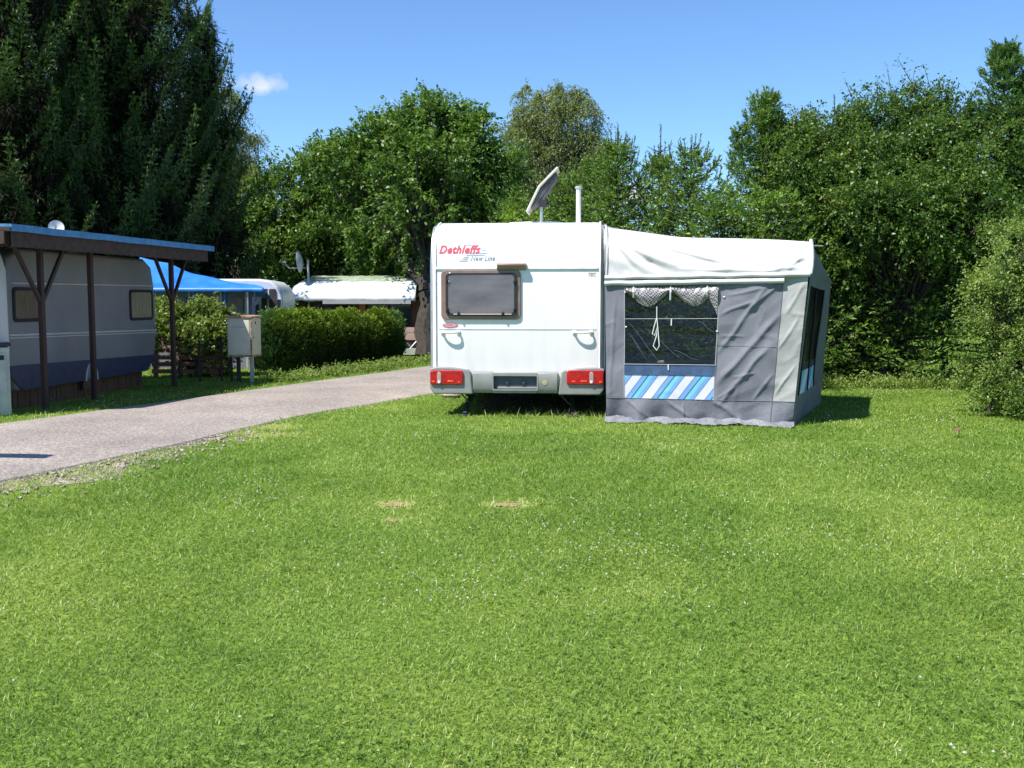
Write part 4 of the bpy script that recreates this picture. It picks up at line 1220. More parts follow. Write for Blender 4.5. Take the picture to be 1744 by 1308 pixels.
    def roof_top(u, v):
        a = RL * (1 - v) + BK * v; b = RR * (1 - v) + EV * v
        p = a * (1 - u) + b * u
        if v == 0: return V(p + Vector((0, 0, -0.075 * math.sin(math.pi * u ** 0.75) * (1 - u) * 1.5)))
        return V(p + Vector((0, 0, -0.06 * math.sin(math.pi * u) + 0.015 * mnoise.noise(Vector((u * 4, v * 4, 2))))))
    mb = MB(); mb.grid(roof_top, list(np.linspace(0, 1, 24)), list(np.linspace(0, 1, 24))); mb.build('roof_top', M['roof_pvc'], root, angle=180)
    # hems: two rounded bands along the eave
    mb = MB()
    for i, (dz, r, u1) in enumerate(((0.008, 0.030, 1.0), (-0.062, 0.032, .88))):
        pts = []
        for k in range(50):
            u = u1 * k / 49
            p = TL * (1 - u) + CR * u + nrm * (0.030 + 0.006 * mnoise.noise(Vector((u * 30, i, 0)))) + Vector((0, 0, dz + 0.008 * mnoise.noise(Vector((u * 9, i, 4)))))
            pts.append(V(p))
        mb.tube(pts, r, 8)
    mb.build('eave_hem', M['roof_pvc'], roof)
    mb = MB()
    mb.tube([roof_end(0.0, t) + Vector((.008, -.01, 0)) for t in np.linspace(0, 1, 14)], 0.013, 6)
    mb.build('roof_edging', M['roof_pvc'], roof); mb = MB()
    mb.tube([roof_end(1.0, t) + Vector((0, 0, .02 * t)) for t in np.linspace(0, 1, 10)], 0.022, 6)
    mb.build('roof_edging', M['roof_pvc'], roof)
    # crumpled mud flap on the grass
    mb = MB()

    def flap(u, v):
        p = BL * (1 - u) + BR * u
        k = 0.02 + 0.19 * v * (0.75 + 0.7 * mnoise.noise(Vector((u * 6, 0, 0))) + .3 * mnoise.noise(Vector((u * 19, 1, 0))))
        z = 0.09 * (1 - v) ** 1.5 + 0.07 * abs(mnoise.noise(Vector((u * 8, v * 1.5, 5)))) + 0.030 * mnoise.noise(Vector((u * 23 + v * 3, v * 5, 9))) * (.4 + v) + 0.012 * mnoise.noise(Vector((u * 60, v * 12, 2))) + 0.012
        return V(p + nrm * k + Vector((0, 0, max(0.006, z * .62))))
    mb.grid(flap, list(np.linspace(-0.005, 1.01, 260)), list(np.linspace(0, 1, 14))); mb.build('mud_flap', M['flap_cloth'], root, angle=180)
    # front wall (faces right, away from the caravan)
    FB, FT = gnd(1397, 688), EV.copy()
    A, B = BR.copy(), CR.copy()
    n2 = (FB - A).cross(Vector((0, 0, 1))).normalized()
    if n2.x < 0: n2 = -n2

    def front(u, v, off=0.0):
        p = (A * (1 - u) + FB * u) * (1 - v) + (B * (1 - u) + (FT + Vector((0, 0, 0.0))) * u) * v
        return V(p + n2 * (off + 0.025 * mnoise.noise(Vector((u * 6, v * 3, 2))) * math.sin(math.pi * u)))
    fu = steps([0, .07, .60, .68, 1.0], 60); fv = steps([0, .20, .36, .41, .93, 1.0], 40)
    mb = MB(); mb.grid(front, fu, fv, lambda u, v: v < .20); mb.build('front_skirt', M['skirt_cloth'], root, angle=180)
    mb = MB(); mb.grid(front, fu, fv, lambda u, v: v > .20 and not (.07 < u < .60 and v < .93)); fw = mb.build('front_wall', M['front_cloth'], root, angle=180)
    mb = MB(); mb.grid(front, fu, fv, lambda u, v: .07 < u < .60 and .41 < v < .93); mb.build('front_window', M['foil_dark'], root, angle=180)
    mb = MB(); mb.grid(front, fu, fv, lambda u, v: .07 < u < .60 and .20 < v < .36); mb.build('front_striped_panel', stripes_mat('blue_stripes_front', [(0.0, (0.60, 0.64, 0.72)), (0.3, (0.09, 0.14, 0.32)), (0.36, (0.09, 0.30, 0.66)), (0.6, (0.60, 0.64, 0.72)), (0.8, (0.10, 0.45, 0.62))], 2.0, 0.5), root, angle=180)
    mb = MB(); mb.grid(front, fu, fv, lambda u, v: .07 < u < .60 and .36 < v < .41)
    for u in (.07, .33, .60): mb.tube([front(u, v, .01) for v in np.linspace(.2, .93, 12)], 0.010, 5)
    mb.build('front_band', M['black_rubber'], fw, angle=180)
    # gable valance over the front wall
    mb = MB(); mb.grid(lambda u, v: V((B * (1 - u) + FT * u) * (1 - v) + (RR * (1 - u) + (FT + Vector((0, 0, .03))) * u) * v + n2 * (.03 * math.sin(math.pi * v))), list(np.linspace(0, 1, 14)), list(np.linspace(0, 1, 8)))
    mb.build('front_valance', M['front_cloth'], root, angle=180)
    # back wall with its window, seen through the clear foil
    K0 = Vector((1.42, 15.5, 0)); K1 = FB
    back = lambda u, v: V((K0 * (1 - u) + K1 * u) * (1 - v) + (Vector((1.42, 15.5, 2.35)) * (1 - u) + FT * u) * v)
    ku = steps([0, .06, .92, 1], 30); kv = steps([0, .25, .93, 1], 20)
    mb = MB(); mb.grid(back, ku, kv, lambda u, v: not (.06 < u < .92 and .25 < v < .93)); mb.build('back_wall', M['grey_cloth'], root, angle=180)
    mb = MB(); mb.grid(back, ku, kv, lambda u, v: (.06 < u < .92 and .25 < v < .93)); mb.build('back_window', M['foil_dark'], root, angle=180)
    # poles
    mb = MB()
    for p, q in ((BR + Vector((-0.06, 0.08, 0)), RR + Vector((-0.05, 0.05, -0.02))), (FB + Vector((-0.08, -0.05, 0)), FT + Vector((-.06, -.04, -.02))),
                 (RR + Vector((-0.05, 0.05, -0.02)), FT + Vector((-.06, -.04, -.02))), (RR + Vector((-0.05, 0.05, -0.03)), RL + Vector((.05, .05, -.12))),
                 (Vector((2.95, 15.0, 0)), Vector((2.95, 15.0, 2.0)))):
        mb.tube([V(p), V(q)], 0.014, 8)
    tip = RR + Vector((0, -0.02, -0.045))
    mb.tube([V(tip), V(tip + Vector((0.14, 0, -0.005)))], 0.008, 6)
    mb.build('pole', M['zinc'], root)
    mb = MB()
    mb.grid(lambda u, v: V(Vector((1.25 + 2.2 * u + v * .8, 12.75 - .55 * u + v * 2.6, .012))), [0, .5, 1], [0, .5, 1]); mb.build('groundsheet', M['dark_soil'], root)
    # folding table inside
    return root


build_awning()


def build_inside_table():
    r = thing('folding_table', 'low folding camping table inside the grey tent, seen dimly through its window', 'table', (2.35, 13.9, 0.0), 0.2)
    mb = MB(); mb.box((0, 0, .66), (1.1, .65, .03)); mb.build('tabletop', M['pale_paint'], r, bevel=.005)
    for sx in (-1, 1):
        for sy in (-1, 1):
            mb = MB(); mb.tube([(sx * .5, sy * .28, 0.012), (sx * .42, sy * .26, .645)], .013, 6); mb.build('leg', M['zinc'], r)


build_inside_table()


# ================================================================== LEFT SIDE: carport and the caravan under it
LINE_D = Vector((0.164, 0.986, 0)).normalized()           # direction of the carport along the road
CP = Frame((-5.77, 17.1, 0), -math.atan2(LINE_D.x, LINE_D.y))


def build_carport():
    # local axes: y along the road (away), x towards the road
    root = thing('carport', 'brown timber carport with blue roof edging over a grey caravan beside the road', 'carport', CP.loc, CP.rz)
    L = lambda px, py, x=0.0: CP.on_x(px, py, x)
    ex = 0.30
    yr, zr = L(363, 423, ex); yl, zl = L(16, 386, ex)
    yr -= 0.02
    zR0, zL0 = L(363, 447, ex)[1], L(16, 420, ex)[1]
    # roof slab: slopes down towards the back
    mb = MB()
    P = lambda x, y, z: (x, y, z)
    top = [P(ex + .02, yl - .02, zl), P(ex + .02, yr + .02, zr), P(-3.4, yr + .02, zr + 0.10), P(-3.4, yl - .02, zl + 0.10)]
    mb.add(top + [(x, y, z - 0.045) for x, y, z in top], [(0, 1, 2, 3), (7, 6, 5, 4), (0, 4, 5, 1), (1, 5, 6, 2), (2, 6, 7, 3), (3, 7, 4, 0)])
    roof = mb.build('roof', M['fascia_wood'], root, flat=True)
    # blue edging, slightly proud
    mb = MB()
    n = 24
    pts_t, pts_b = [], []
    for i in range(n + 1):
        t = i / n; y = yl + (yr - yl) * t
        wv = 0.006 * mnoise.noise(Vector((t * 9, 0, 0)))
        pts_t.append((ex + 0.03, y, zl + (zr - zl) * t + 0.035 + wv)); pts_b.append((ex + 0.035, y, zl + (zr - zl) * t - 0.055 + wv * 1.5))
    vs = pts_t + pts_b; fs = [(i, i + 1, n + 2 + i, n + 1 + i) for i in range(n)]
    back = [(x - 0.02, y, z) for x, y, z in vs]
    top_in = [(x - 3.6, y, z + 0.08) for x, y, z in pts_t]
    mb.add(vs, fs); mb.add(pts_t + [(x - .16, y, z + .006) for x, y, z in pts_t], [(i, i + 1, n + 2 + i, n + 1 + i) for i in range(n)])
    mb.add([(ex + .03, yr, zr + .035), (ex + .03, yr, zr - .055), (-3.4, yr + .03, zr + .05), (-3.4, yr + .03, zr + .135)], [(0, 1, 2, 3)])
    mb.add([(ex + .03, yl, zl + .035), (ex + .03, yl, zl - .055), (-3.4, yl - .03, zl + .05), (-3.4, yl - .03, zl + .135)], [(0, 1, 2, 3)])
    mb.build('roof_edging', M['blue_edge'], root, flat=True)
    mb = MB()
    # fascia board with a scalloped lower edge
    nb = 60; vs = []
    for i in range(nb + 1):
        t = i / nb; y = yl + 0.03 + (yr - yl - .2) * t
        zt_ = zl + (zr - zl) * t - 0.05; zb_ = zL0 + (zR0 - zL0) * t + 0.012 * (i % 2)
        vs += [(ex - .01, y, zt_), (ex - .01, y, zb_), (ex - .035, y, zb_), (ex - .035, y, zt_)]
    fs = []
    for i in range(nb):
        a, b = i * 4, (i + 1) * 4
        fs += [(a, b, b + 1, a + 1), (a + 1, b + 1, b + 2, a + 2), (a + 2, b + 2, b + 3, a + 3)]
    mb.add(vs, fs); mb.build('fascia', M['fascia_wood'], root, flat=True)
    zf = lambda y: zl + (zr - zl) * (y - yl) / (yr - yl)
    for k, (pxb, pyb) in enumerate(((66, 698), (180, 684), (295, 660))):
        g = CP.loc_of(gnd(pxb, pyb)); y = g.y
        zt_ = zf(y) - 0.2
        mb = MB(); mb.bar((0, y, 0), (0, y, zt_ + .05), 0.07, 0.07)
        post = mb.build('post', M['brown_wood'], root, bevel=0.008)
        if k != 1:
            for s in (-1, 1):
                mb = MB(); mb.bar((0, y + s * .03, zt_ - 0.72), (0, y + s * 0.55, zt_ + .02), 0.042, 0.05); mb.build('brace', M['brown_wood'], post)
        # rear post row
        mb = MB(); mb.bar((-3.2, y, 0), (-3.2, y, zt_ + .1), 0.10, 0.10); mb.build('post', M['brown_wood'], root)
    mb = MB(); mb.bar((0, yl + .1, zf(yl) - 0.15), (0, yr - .1, zf(yr) - 0.15), 0.09, 0.14); mb.build('beam', M['brown_wood'], root)
    # end board at the near left corner
    mb = MB(); mb.box((-1.5, yl - 0.03, zl - .13), (3.5, .03, .16)); mb.build('end_fascia', M['fascia_wood'], root)
    return root


build_carport()


def caravan_side(name, label, fr, y0, y1, zb, zt, depth, body_mat, rpx, curve=0.42, group=None):
    """an older caravan with its long side at local x = 0, body going to x = -depth"""
    root = thing(name, label, 'caravan', fr.loc, fr.rz, group)
    r = curve
    pr = [(y0 + .22, zb), (y0 + .05, zb + .35), (y0, zb + .8), (y0 + .04, zt - r), (y0 + r * .35, zt - r * .3), (y0 + r, zt), (y1 - r, zt), (y1 - r * .35, zt - r * .3),
          (y1 - .06, zt - r), (y1, zb + .9), (y1 - .06, zb + .4), (y1 - .30, zb)]
    mb = MB(); mb.prism(pr, 'x', -depth, 0)
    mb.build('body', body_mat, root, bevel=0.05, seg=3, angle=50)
    return root


def side_window(root, y0, z0, y1, z1, pane, frame, x=0.0):
    mb = MB(); mb.ring(rrect(y0, z0, y1, z1, .07), rrect(y0 + .045, z0 + .045, y1 - .045, z1 - .045, .05), 'x', x - .01, x + .025)
    w = mb.build('window', frame, root, bevel=.005)
    mb = MB(); mb.prism(rrect(y0 + .03, z0 + .03, y1 - .03, z1 - .03, .05), 'x', x - .005, x + .014); mb.build('pane', pane, w)
    return w


def build_left_caravan():
    a = gnd(249, 657); b = gnd(76, 690)
    fr = Frame((a.x, a.y, 0), -math.atan2(a.x - b.x, a.y - b.y))
    g = lambda px, py: fr.on_x(px, py, 0)
    y1, _ = g(267, 560); y0, _ = g(9, 560)
    zb = 0.25
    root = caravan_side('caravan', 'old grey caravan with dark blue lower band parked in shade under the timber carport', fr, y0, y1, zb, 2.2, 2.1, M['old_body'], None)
    for (pa, pb, qa, qb, pn) in ((22, 549, 71, 490, 'curtained'), (221, 546, 258, 494, 'curtained_pale')):
        ya, za = g(pa, pb); yb, zb2 = g(qa, qb)
        side_window(root, ya, za, yb, zb2, M[pn], M['black_rubber'])
    # mouldings
    for pl, pr_, r in (((20, 482), (262, 487), .010), ((16, 571), (266, 562), .014), ((16, 576), (266, 566), .008)):
        ya, za = g(*pl); yb, zb2 = g(*pr_)
        mb = MB(); mb.tube([(0.004, ya, za), (0.004, yb, zb2)], r, 6); mb.build('side_moulding', M['old_white'], root)
    # blue band, with wheel arch cut
    mb = MB()
    ya = y0 + .06; yb = y1 - .06
    _, ztl = g(20, 623); _, ztr = g(262, 604)
    wy, _ = g(155, 655)
    top = lambda y: ztl + (ztr - ztl) * (y - ya) / (yb - ya)
    bot = lambda y: 0.34 + (0.12 if False else 0)
    rw = .17
    def bot2(y):
        if abs(y - wy) < rw: return .26 + .24 * math.sqrt(max(0, 1 - ((y - wy) / rw) ** 2))
        return .26 + max(0, .22 * (y - (yb - .5)) / .5) + max(0, .2 * (ya + .25 - y) / .25)
    yy_ = sorted(list(np.linspace(ya, yb, 50)) + list(wy + rw * np.cos(np.linspace(0, math.pi, 13))))
    mb = MB(); mb.grid(lambda u, v: (0.012, u, bot2(u) * (1 - v) + top(u) * v), yy_, [0, 1])
    mb.build('lower_band', M['navy'], root, flat=True, thick=.012)
    mb = MB(); mb.tube([(.02, wy + (rw + .01) * math.cos(t), .25 + .26 * math.sin(t)) for t in np.linspace(0, math.pi, 14)], .016, 6)
    mb.build('wheel_arch_trim', M['seam'], root)
    mb = MB(); mb.box((-.03, wy, .32), (.03, .36, .40)); mb.build('wheel_arch_board', M['plank_wood'], root)
    # timber skirting in vertical boards
    mb = MB()
    y = y0 + .35
    while y < y1 - .42:
        if abs(y - wy) > rw - .1 or True:
            h = .30
            mb.box((-.12 + random.uniform(-.006, .006), y, h / 2), (.02, .088, h))
        y += .10
    mb.build('skirting', M['plank_wood'], root)
    # scratched spot on the side
    yy, zz = g(157, 510); mb = MB()
    mb.prism([(yy + .045 * math.cos(t) * (1 + .3 * math.sin(3 * t)), zz + .11 * math.sin(t)) for t in np.linspace(0, 6.28, 16, endpoint=False)], 'x', 0.0, 0.003); mb.build('scratch', M['old_white'], root)
    return fr, y0


LF, LY0 = build_left_caravan()


def build_left_cabinet():
    """tall pale cabinet cut by the left edge of the frame"""
    g = gnd(9, 706)
    f = Frame((g.x, g.y, 0), 0.50)
    r = thing('cabinet', 'tall pale metal cabinet with dark hinges standing at the left edge beside the carport', 'cabinet', f.loc, f.rz)
    xr, _ = f.on_y(18, 650, -.25)
    zt = f.on_y(10, 592, -.25)[1]
    mb = MB(); mb.box((xr - .36, 0, zt / 2 + .01), (.72, .5, zt)); mb.build('cabinet_body', M['galv'], r, bevel=.02)
    mb = MB(); mb.box((xr - .36, -.01, zt + .035), (.76, .54, .035)); mb.build('lid', M['dark_metal'], r, bevel=.008)
    for py in (612, 607):
        z = f.on_y(8, py, -.25)[1]
    z = f.on_y(6, 609, -.25)[1]
    mb = MB(); mb.box((xr - .10, -.262, z), (.07, .03, .06)); mb.build('hinge', M['black_rubber'], r, bevel=.005)
    z = f.on_y(6, 680, -.25)[1]
    mb = MB(); mb.box((xr - .36, -.256, zt / 2), (.64, .012, zt - .12)); mb.build('door', M['galv'], r, bevel=.004)
    # a grey trailer end standing behind the cabinet, cut by the frame
    f2 = Frame((at(6, 500, 13.4).x, 13.4, 0), -0.12)
    r2 = thing('caravan', 'pale caravan end at the very left edge behind the metal cabinet', 'caravan', f2.loc, f2.rz)
    xr, zt = f2.on_y(12, 428, 0)
    mb = MB(); mb.prism([(xr - 2.1, .5), (xr - .03, .5), (xr, .8), (xr - .005, zt - .25), (xr - .08, zt), (xr - 2.1, zt)], 'y', -.9, 0.0)
    mb.build('body', M['old_white'], r2, bevel=.05, seg=3)
    mb = MB(); mb.tube([(xr + .0, -.86, .8), (xr + .0, -.86, zt - .25)], .015, 6); mb.build('corner_moulding', M['white_trim'], r2)
    mb = MB(); mb.prism(rrect(xr - 1.9, 1.2, xr - .42, 1.75, .06), 'y', -.915, -.90); mb.build('window', M['dark_glass'], r2)
    for x in (-1.7, -.4):
        mb = MB(); mb.box((xr + x, -.45, .25), (.08, .08, .52)); mb.build('steady', M['dark_metal'], r2)


build_left_cabinet()


def roof_dome():
    p = at(96, 398, 15.6)
    r = thing('satellite_dish', 'small white satellite dish showing above the blue carport roof edge', 'satellite dish', (p.x, p.y, p.z - .02), 0.5)
    mb = MB(); Mx = Matrix.Rotation(rad(78), 3, 'X')
    mb.lathe((0, 0, .11), [(0, -.02), (.06, -.015), (.10, 0), (.115, .02), (.105, .015), (0.05, -.002), (0, -.006)], 20, Mx)
    mb.build('reflector', M['handle_white'], r)
    mb = MB(); mb.tube([(0, .03, -.02), (0, .03, .10)], .015, 6); mb.build('mast', M['zinc'], r)
    mb = MB(); mb.tube([(0, -.02, .02), (-.02, -.14, .10)], .008, 5); mb.box((-.02, -.15, .115), (.04, .04, .04)); mb.build('receiver_arm', M['dish'], r)


roof_dome()


# ------------------------------------------------------------------ blue awning and its caravan
def build_blue_tent():
    Y = 21.5
    base = Vector((at(350, 500, Y).x, Y + .6, 0))
    r = thing('awning_tent', 'tent with bright blue canopy roof behind the leafy fence on the left', 'tent', base)
    V = lambda p: Vector(p) - base
    P0 = at(238, 438, Y + 1.5); P1 = at(286, 449, Y + 1.3); P2 = at(330, 466, Y + 1.2); P3 = at(380, 477, Y + 1.1); P4 = at(447, 488, Y + .9)
    E0 = at(228, 492, Y); E4 = at(449, 492, Y)
    tops = [P0, P1, P2, P3, P4]; tx = [0, .24, .46, .68, 1.0]

    def f(u, v):
        for i in range(4):
            if u <= tx[i + 1] + 1e-9:
                t = (u - tx[i]) / (tx[i + 1] - tx[i]); hi = tops[i] * (1 - t) + tops[i + 1] * t; break
        lo = E0 * (1 - u) + E4 * u
        p = lo * (1 - v) + hi * v
        sag = -.10 * math.sin(math.pi * v) * (1 - u * .6)
        w = .03 * mnoise.noise(Vector((u * 6 + v * 2, v * 3, 2))) + .02 * math.sin(u * 22 + v * 5) * math.sin(math.pi * v)
        return V(p + Vector((0, w, sag + w)))
    mb = MB(); mb.grid(f, list(np.linspace(0, 1, 60)), list(np.linspace(0, 1, 14)))
    roof = mb.build('roof', M['blue_tarp'], r, angle=180)
    mb = MB(); mb.grid(lambda u, v: (lambda hi: V(hi + Vector((-.2 * v, 2.2 * v, -.45 * v))))(tops[0] * (1 - u) + tops[4] * u if False else Vector(f(u, 1)) + base), list(np.linspace(0, 1, 20)), [0, .5, 1])
    mb.build('roof_back', M['blue_tarp'], r, angle=180)
    mb = MB(); mb.grid(lambda u, v: V(E0 * (1 - u) + E4 * u + Vector((0, -.015, .02 - v * (.085 + .02 * mnoise.noise(Vector((u * 12, 0, 0))) )))), list(np.linspace(0, 1, 60)), [0, .5, 1])
    mb.build('valance', M['blue_tarp'], r, angle=180, thick=.006)
    # grey walls with windows below the canopy
    zt = E0.z - .05
    xl, xr_ = at(230, 500, Y + .25).x, at(434, 500, Y + .25).x
    mb = MB(); mb.box(((xl + xr_) / 2 - base.x, Y + .28 - base.y, zt / 2), (xr_ - xl, .03, zt)); mb.build('wall', M['grey_cloth'], r)
    for pa, pb in ((270, 318), (334, 368), (388, 414)):
        xa, xb = at(pa, 520, Y + .25).x, at(pb, 520, Y + .25).x
        mb = MB(); mb.prism(rrect(xa - base.x, 0.85, xb - base.x, zt - .12, .08), 'y', Y + .235 - base.y, Y + .26 - base.y); w = mb.build('window', M['curtained'], r)
    for p in (323, 329, 377, 383, 419):
        x = at(p, 520, Y + .24).x
        mb = MB(); mb.box((x - base.x, Y + .24 - base.y, zt / 2), (.04, .035, zt)); mb.build('blue_strip', M['blue_tarp'] if p in (329, 383) else M['pale_cloth'], r)
    for p, t in ((432, 1), (422, 0), (240, 0)):
        x = at(p, 520, Y + .05).x
        mb = MB(); mb.bar((x - base.x, Y + .05 - base.y, 0), (x - base.x, Y + .05 - base.y, zt + .05), .05 if t else .03)
        if t: mb.bar((x - base.x, Y + .05 - base.y, 1.35), (x + .30 - base.x, Y + .05 - base.y, zt + .04), .045)
        mb.build('pole', M['navy'] if t else M['zinc'], r)


build_blue_tent()


def build_round_caravan():
    Y = 24.0
    f = Frame((at(482, 520, Y).x, Y, 0), rad(4))
    r = thing('caravan', 'white round-cornered caravan end between the blue tent and the tarpaulin roof', 'caravan', f.loc, f.rz)
    xr = 0.0; zt = f.on_y(440, 475, 0)[1]; ztl = f.on_y(420, 475, 0)[1]
    Xl = -4.2
    mb = MB(); mb.prism([(Xl, .45), (-.12, .45), (0, .8), (-.01, zt - .45), (-.10, zt - .20), (-.28, zt - .05), (-.55, zt), (Xl, zt)], 'y', 0, 2.1)
    mb.build('body', M['old_white'], r, bevel=.05, seg=3, angle=50)
    for pa, pb, za, zb_, m in ((424, 441, 518, 545, 'navy_cloth'), (445, 455, 492, 545, 'brown_wood'), (458, 471, 492, 545, 'fascia_wood'), (472, 480, 510, 545, 'dark_glass')):
        xa, z1 = f.on_y(pa, za, -.02); xb, z0 = f.on_y(pb, zb_, -.02)
        mb = MB(); mb.prism(rrect(xa, max(z0, .5), xb, z1, .03), 'y', -.03, -.001); mb.build('window' if m in ('dark_glass', 'navy_cloth') else 'door', M[m], r, bevel=.004)
    mb = MB(); mb.tube([(-.05, -.015, .7), (-.03, -.015, zt - .45), (-.13, -.015, zt - .2)], .02, 6); mb.build('corner_moulding', M['zinc'], r)
    for x in (-3.3, -.7):
        mb = MB(); mb.box((x, 1.0, .24), (.1, 1.6, .44)); mb.build('support', M['dark_metal'], r)


build_round_caravan()


def build_tarp_hut():
    Y = 26.7
    f = Frame((at(600, 520, Y).x, Y, 0), rad(-1.5))
    r = thing('holiday_hut', 'low timber hut with rounded white and green tarpaulin roof behind the clipped hedge', 'hut', f.loc, f.rz)
    xl, ze = f.on_y(486, 508, 0); xr, _ = f.on_y(700, 513, 0)
    ze = f.on_y(600, 512.5, 0)[1]
    zr = f.on_y(600, 470, .9)[1]
    xt, _ = f.on_y(532, 470, .9); xrr, _ = f.on_y(711, 480, .5)

    prof = [(0.0, ze), (.03, ze + .12), (.20, zr - .30), (.42, zr - .16), (.62, zr - .06), (.9, zr), (2.4, zr), (2.8, zr - .2), (3.0, ze)]

    def sec(u, j):
        y, z = prof[j]
        left = xl + (xt - xl) * min(1, ((z - ze) / (zr - ze)) ** 1.6)
        right = xrr if j < 8 else xrr
        x = left * (1 - u) + right * u
        w = .02 * mnoise.noise(Vector((x * 2.3, j * 1.4, 0))) + .018 * mnoise.noise(Vector((x * 7, j * 2.0, 3)))
        return (x, y + w * (j > 0), z + w * 1.3)
    n = 50
    for nm, ja, jb, mt in (('roof_sheet', 0, 3, 'white_tarp'), ('roof_cover', 3, 8, 'green_tarp')):
        mb = MB(); vs = [sec(i / n, j) for j in range(ja, jb + 1) for i in range(n + 1)]
        fs = [((j) * (n + 1) + i, j * (n + 1) + i + 1, (j + 1) * (n + 1) + i + 1, (j + 1) * (n + 1) + i) for j in range(jb - ja) for i in range(n)]
        mb.add(vs, fs); mb.build(nm, M[mt], r, angle=180, thick=.012)
    # round left end
    mb = MB(); vs = [sec(0, j) for j in range(9)]
    cen = (xl + 0.05, 1.5, ze)
    out_ = [(x - .25 * (z < zr - .01), y, z) for x, y, z in vs]
    mb.add(vs + [cen], [(j, j + 1, 9) for j in range(8)]); mb.build('roof_end', M['green_tarp'], r)
    # white board along the eave and timber walls
    mb = MB(); mb.box(((xl + xr) / 2 + .5, -.03, ze - .03), (xr - xl - 1.0, .03, .10)); mb.build('eave_board', M['pale_cloth'], r)
    xw0 = f.on_y(512, 530, .35)[0]; xw1 = f.on_y(716, 530, .35)[0]
    mb = MB(); x = xw0
    while x < xw1:
        mb.box((x + .06, .35 + random.uniform(-.004, .004), ze / 2 + .02), (.115, .03, ze + .04)); x += .12
    mb.build('wall', M['hut_wood'], r)
    mb = MB(); mb.box(((xw0 + xw1) / 2, 1.9, ze / 2), (xw1 - xw0, 2.9, ze)); mb.build('rear_wall', M['hut_wood'], r)
    for pa, pb in ((528, 600), (626, 700)):
        xa, xb = f.on_y(pa, 530, .33)[0], f.on_y(pb, 530, .33)[0]
        mb = MB(); mb.box(((xa + xb) / 2, .325, ze - .42), (xb - xa, .02, .62)); w = mb.build('window', M['dark_glass'], r)
        mb = MB()
        for q in (xa, (xa + xb) / 2, xb): mb.box((q, .31, ze - .42), (.05, .02, .64))
        mb.build('frame', M['brown_wood'], w)
    xa = f.on_y(617, 530, .31)[0]
    mb = MB(); mb.box((xa, .30, ze / 2), (.16, .03, ze)); mb.build('corner_post', M['orange_wood'], r)
    xa, xb = f.on_y(684, 560, .1)[0], f.on_y(714, 560, .1)[0]
    mb = MB(); mb.box(((xa + xb) / 2, .2, .45), (xb - xa, .03, .62)); mb.build('porch_panel', mat('pinkish_board', (.50, .34, .28), (.40, .27, .22), rough=.8), r)
    mb = MB(); mb.box(((xa + xb) / 2, -.05, .13), (xb - xa, .4, .16)); mb.build('porch_step', M['galv'], r)


build_tarp_hut()


def build_dish():
    Y = 27.0
    p = at(507, 466, Y)
    r = thing('satellite_dish', 'grey satellite dish seen edge-on, on a pole left of the tarpaulin roof', 'satellite dish', (p.x + .15, Y, 0))
    zc = at(506, 446, Y).z
    mb = MB(); mb.tube([(.13, 0, 0), (.13, 0, zc + .05)], .03, 8); mb.build('pole', M['galv'], r)
    mb = MB(); Mx = Matrix.Rotation(rad(-96), 3, 'Y')
    mb.lathe((-.10, 0, zc), [(0, -.09), (.14, -.075), (.25, -.03), (.30, .02), (.28, .015), (.22, -.02), (0, -.07)], 22, Mx); mb.build('reflector', M['dish'], r)
    mb = MB(); mb.tube([(.05, 0, zc - .16), (-.38, 0, zc - .17)], .014, 6); mb.tube([(-.38, 0, zc - .17), (-.50, 0, zc - .02)], .014, 6); mb.box((-.5, 0, zc), (.10, .06, .06)); mb.build('receiver_arm', M['dish'], r)


build_dish()


# ------------------------------------------------------------------ slatted fence, electricity box
def build_fence():
    Y = gnd(300, 643).y
    xa, xb = at(258, 600, Y).x, at(372, 600, Y).x
    r = thing('slatted_fence', 'low brown horizontal slat fence under the leafy climber', 'fence', ((xa + xb) / 2, Y, 0), rad(-3))
    h = (xb - xa) / 2
    for i in range(6):
        z = .12 + i * .135
        mb = MB(); mb.bar((-h, -.03, z), (h, -.03 + .01 * random.random(), z + random.uniform(-.012, .012)), .022, .085); mb.build('slat', M['fence_wood'], r)
    for x in (-h + .05, -.1, h - .05):
        mb = MB(); mb.bar((x, .02, 0), (x, .02, .88), .07); mb.build('post', M['fence_wood'], r)
    # thin rail gate to the right, next to the box
    p0, p1 = gnd(378, 650), gnd(420, 650)
    r2 = thing('rail_fence', 'short thin dark rail fence beside the electricity box', 'fence', (p0.x, p0.y, 0))
    w = p1.x - p0.x
    for z in (.25, .45, .68):
        mb = MB(); mb.bar((-.45, 0, z), (w * .45, 0, z), .03, .03); mb.build('rail', M['brown_wood'], r2)
    for x in (-.4, 0.0, .18):
        mb = MB(); mb.bar((x, 0, 0), (x, 0, .75), .04); mb.build('post', M['brown_wood'], r2)


build_fence()


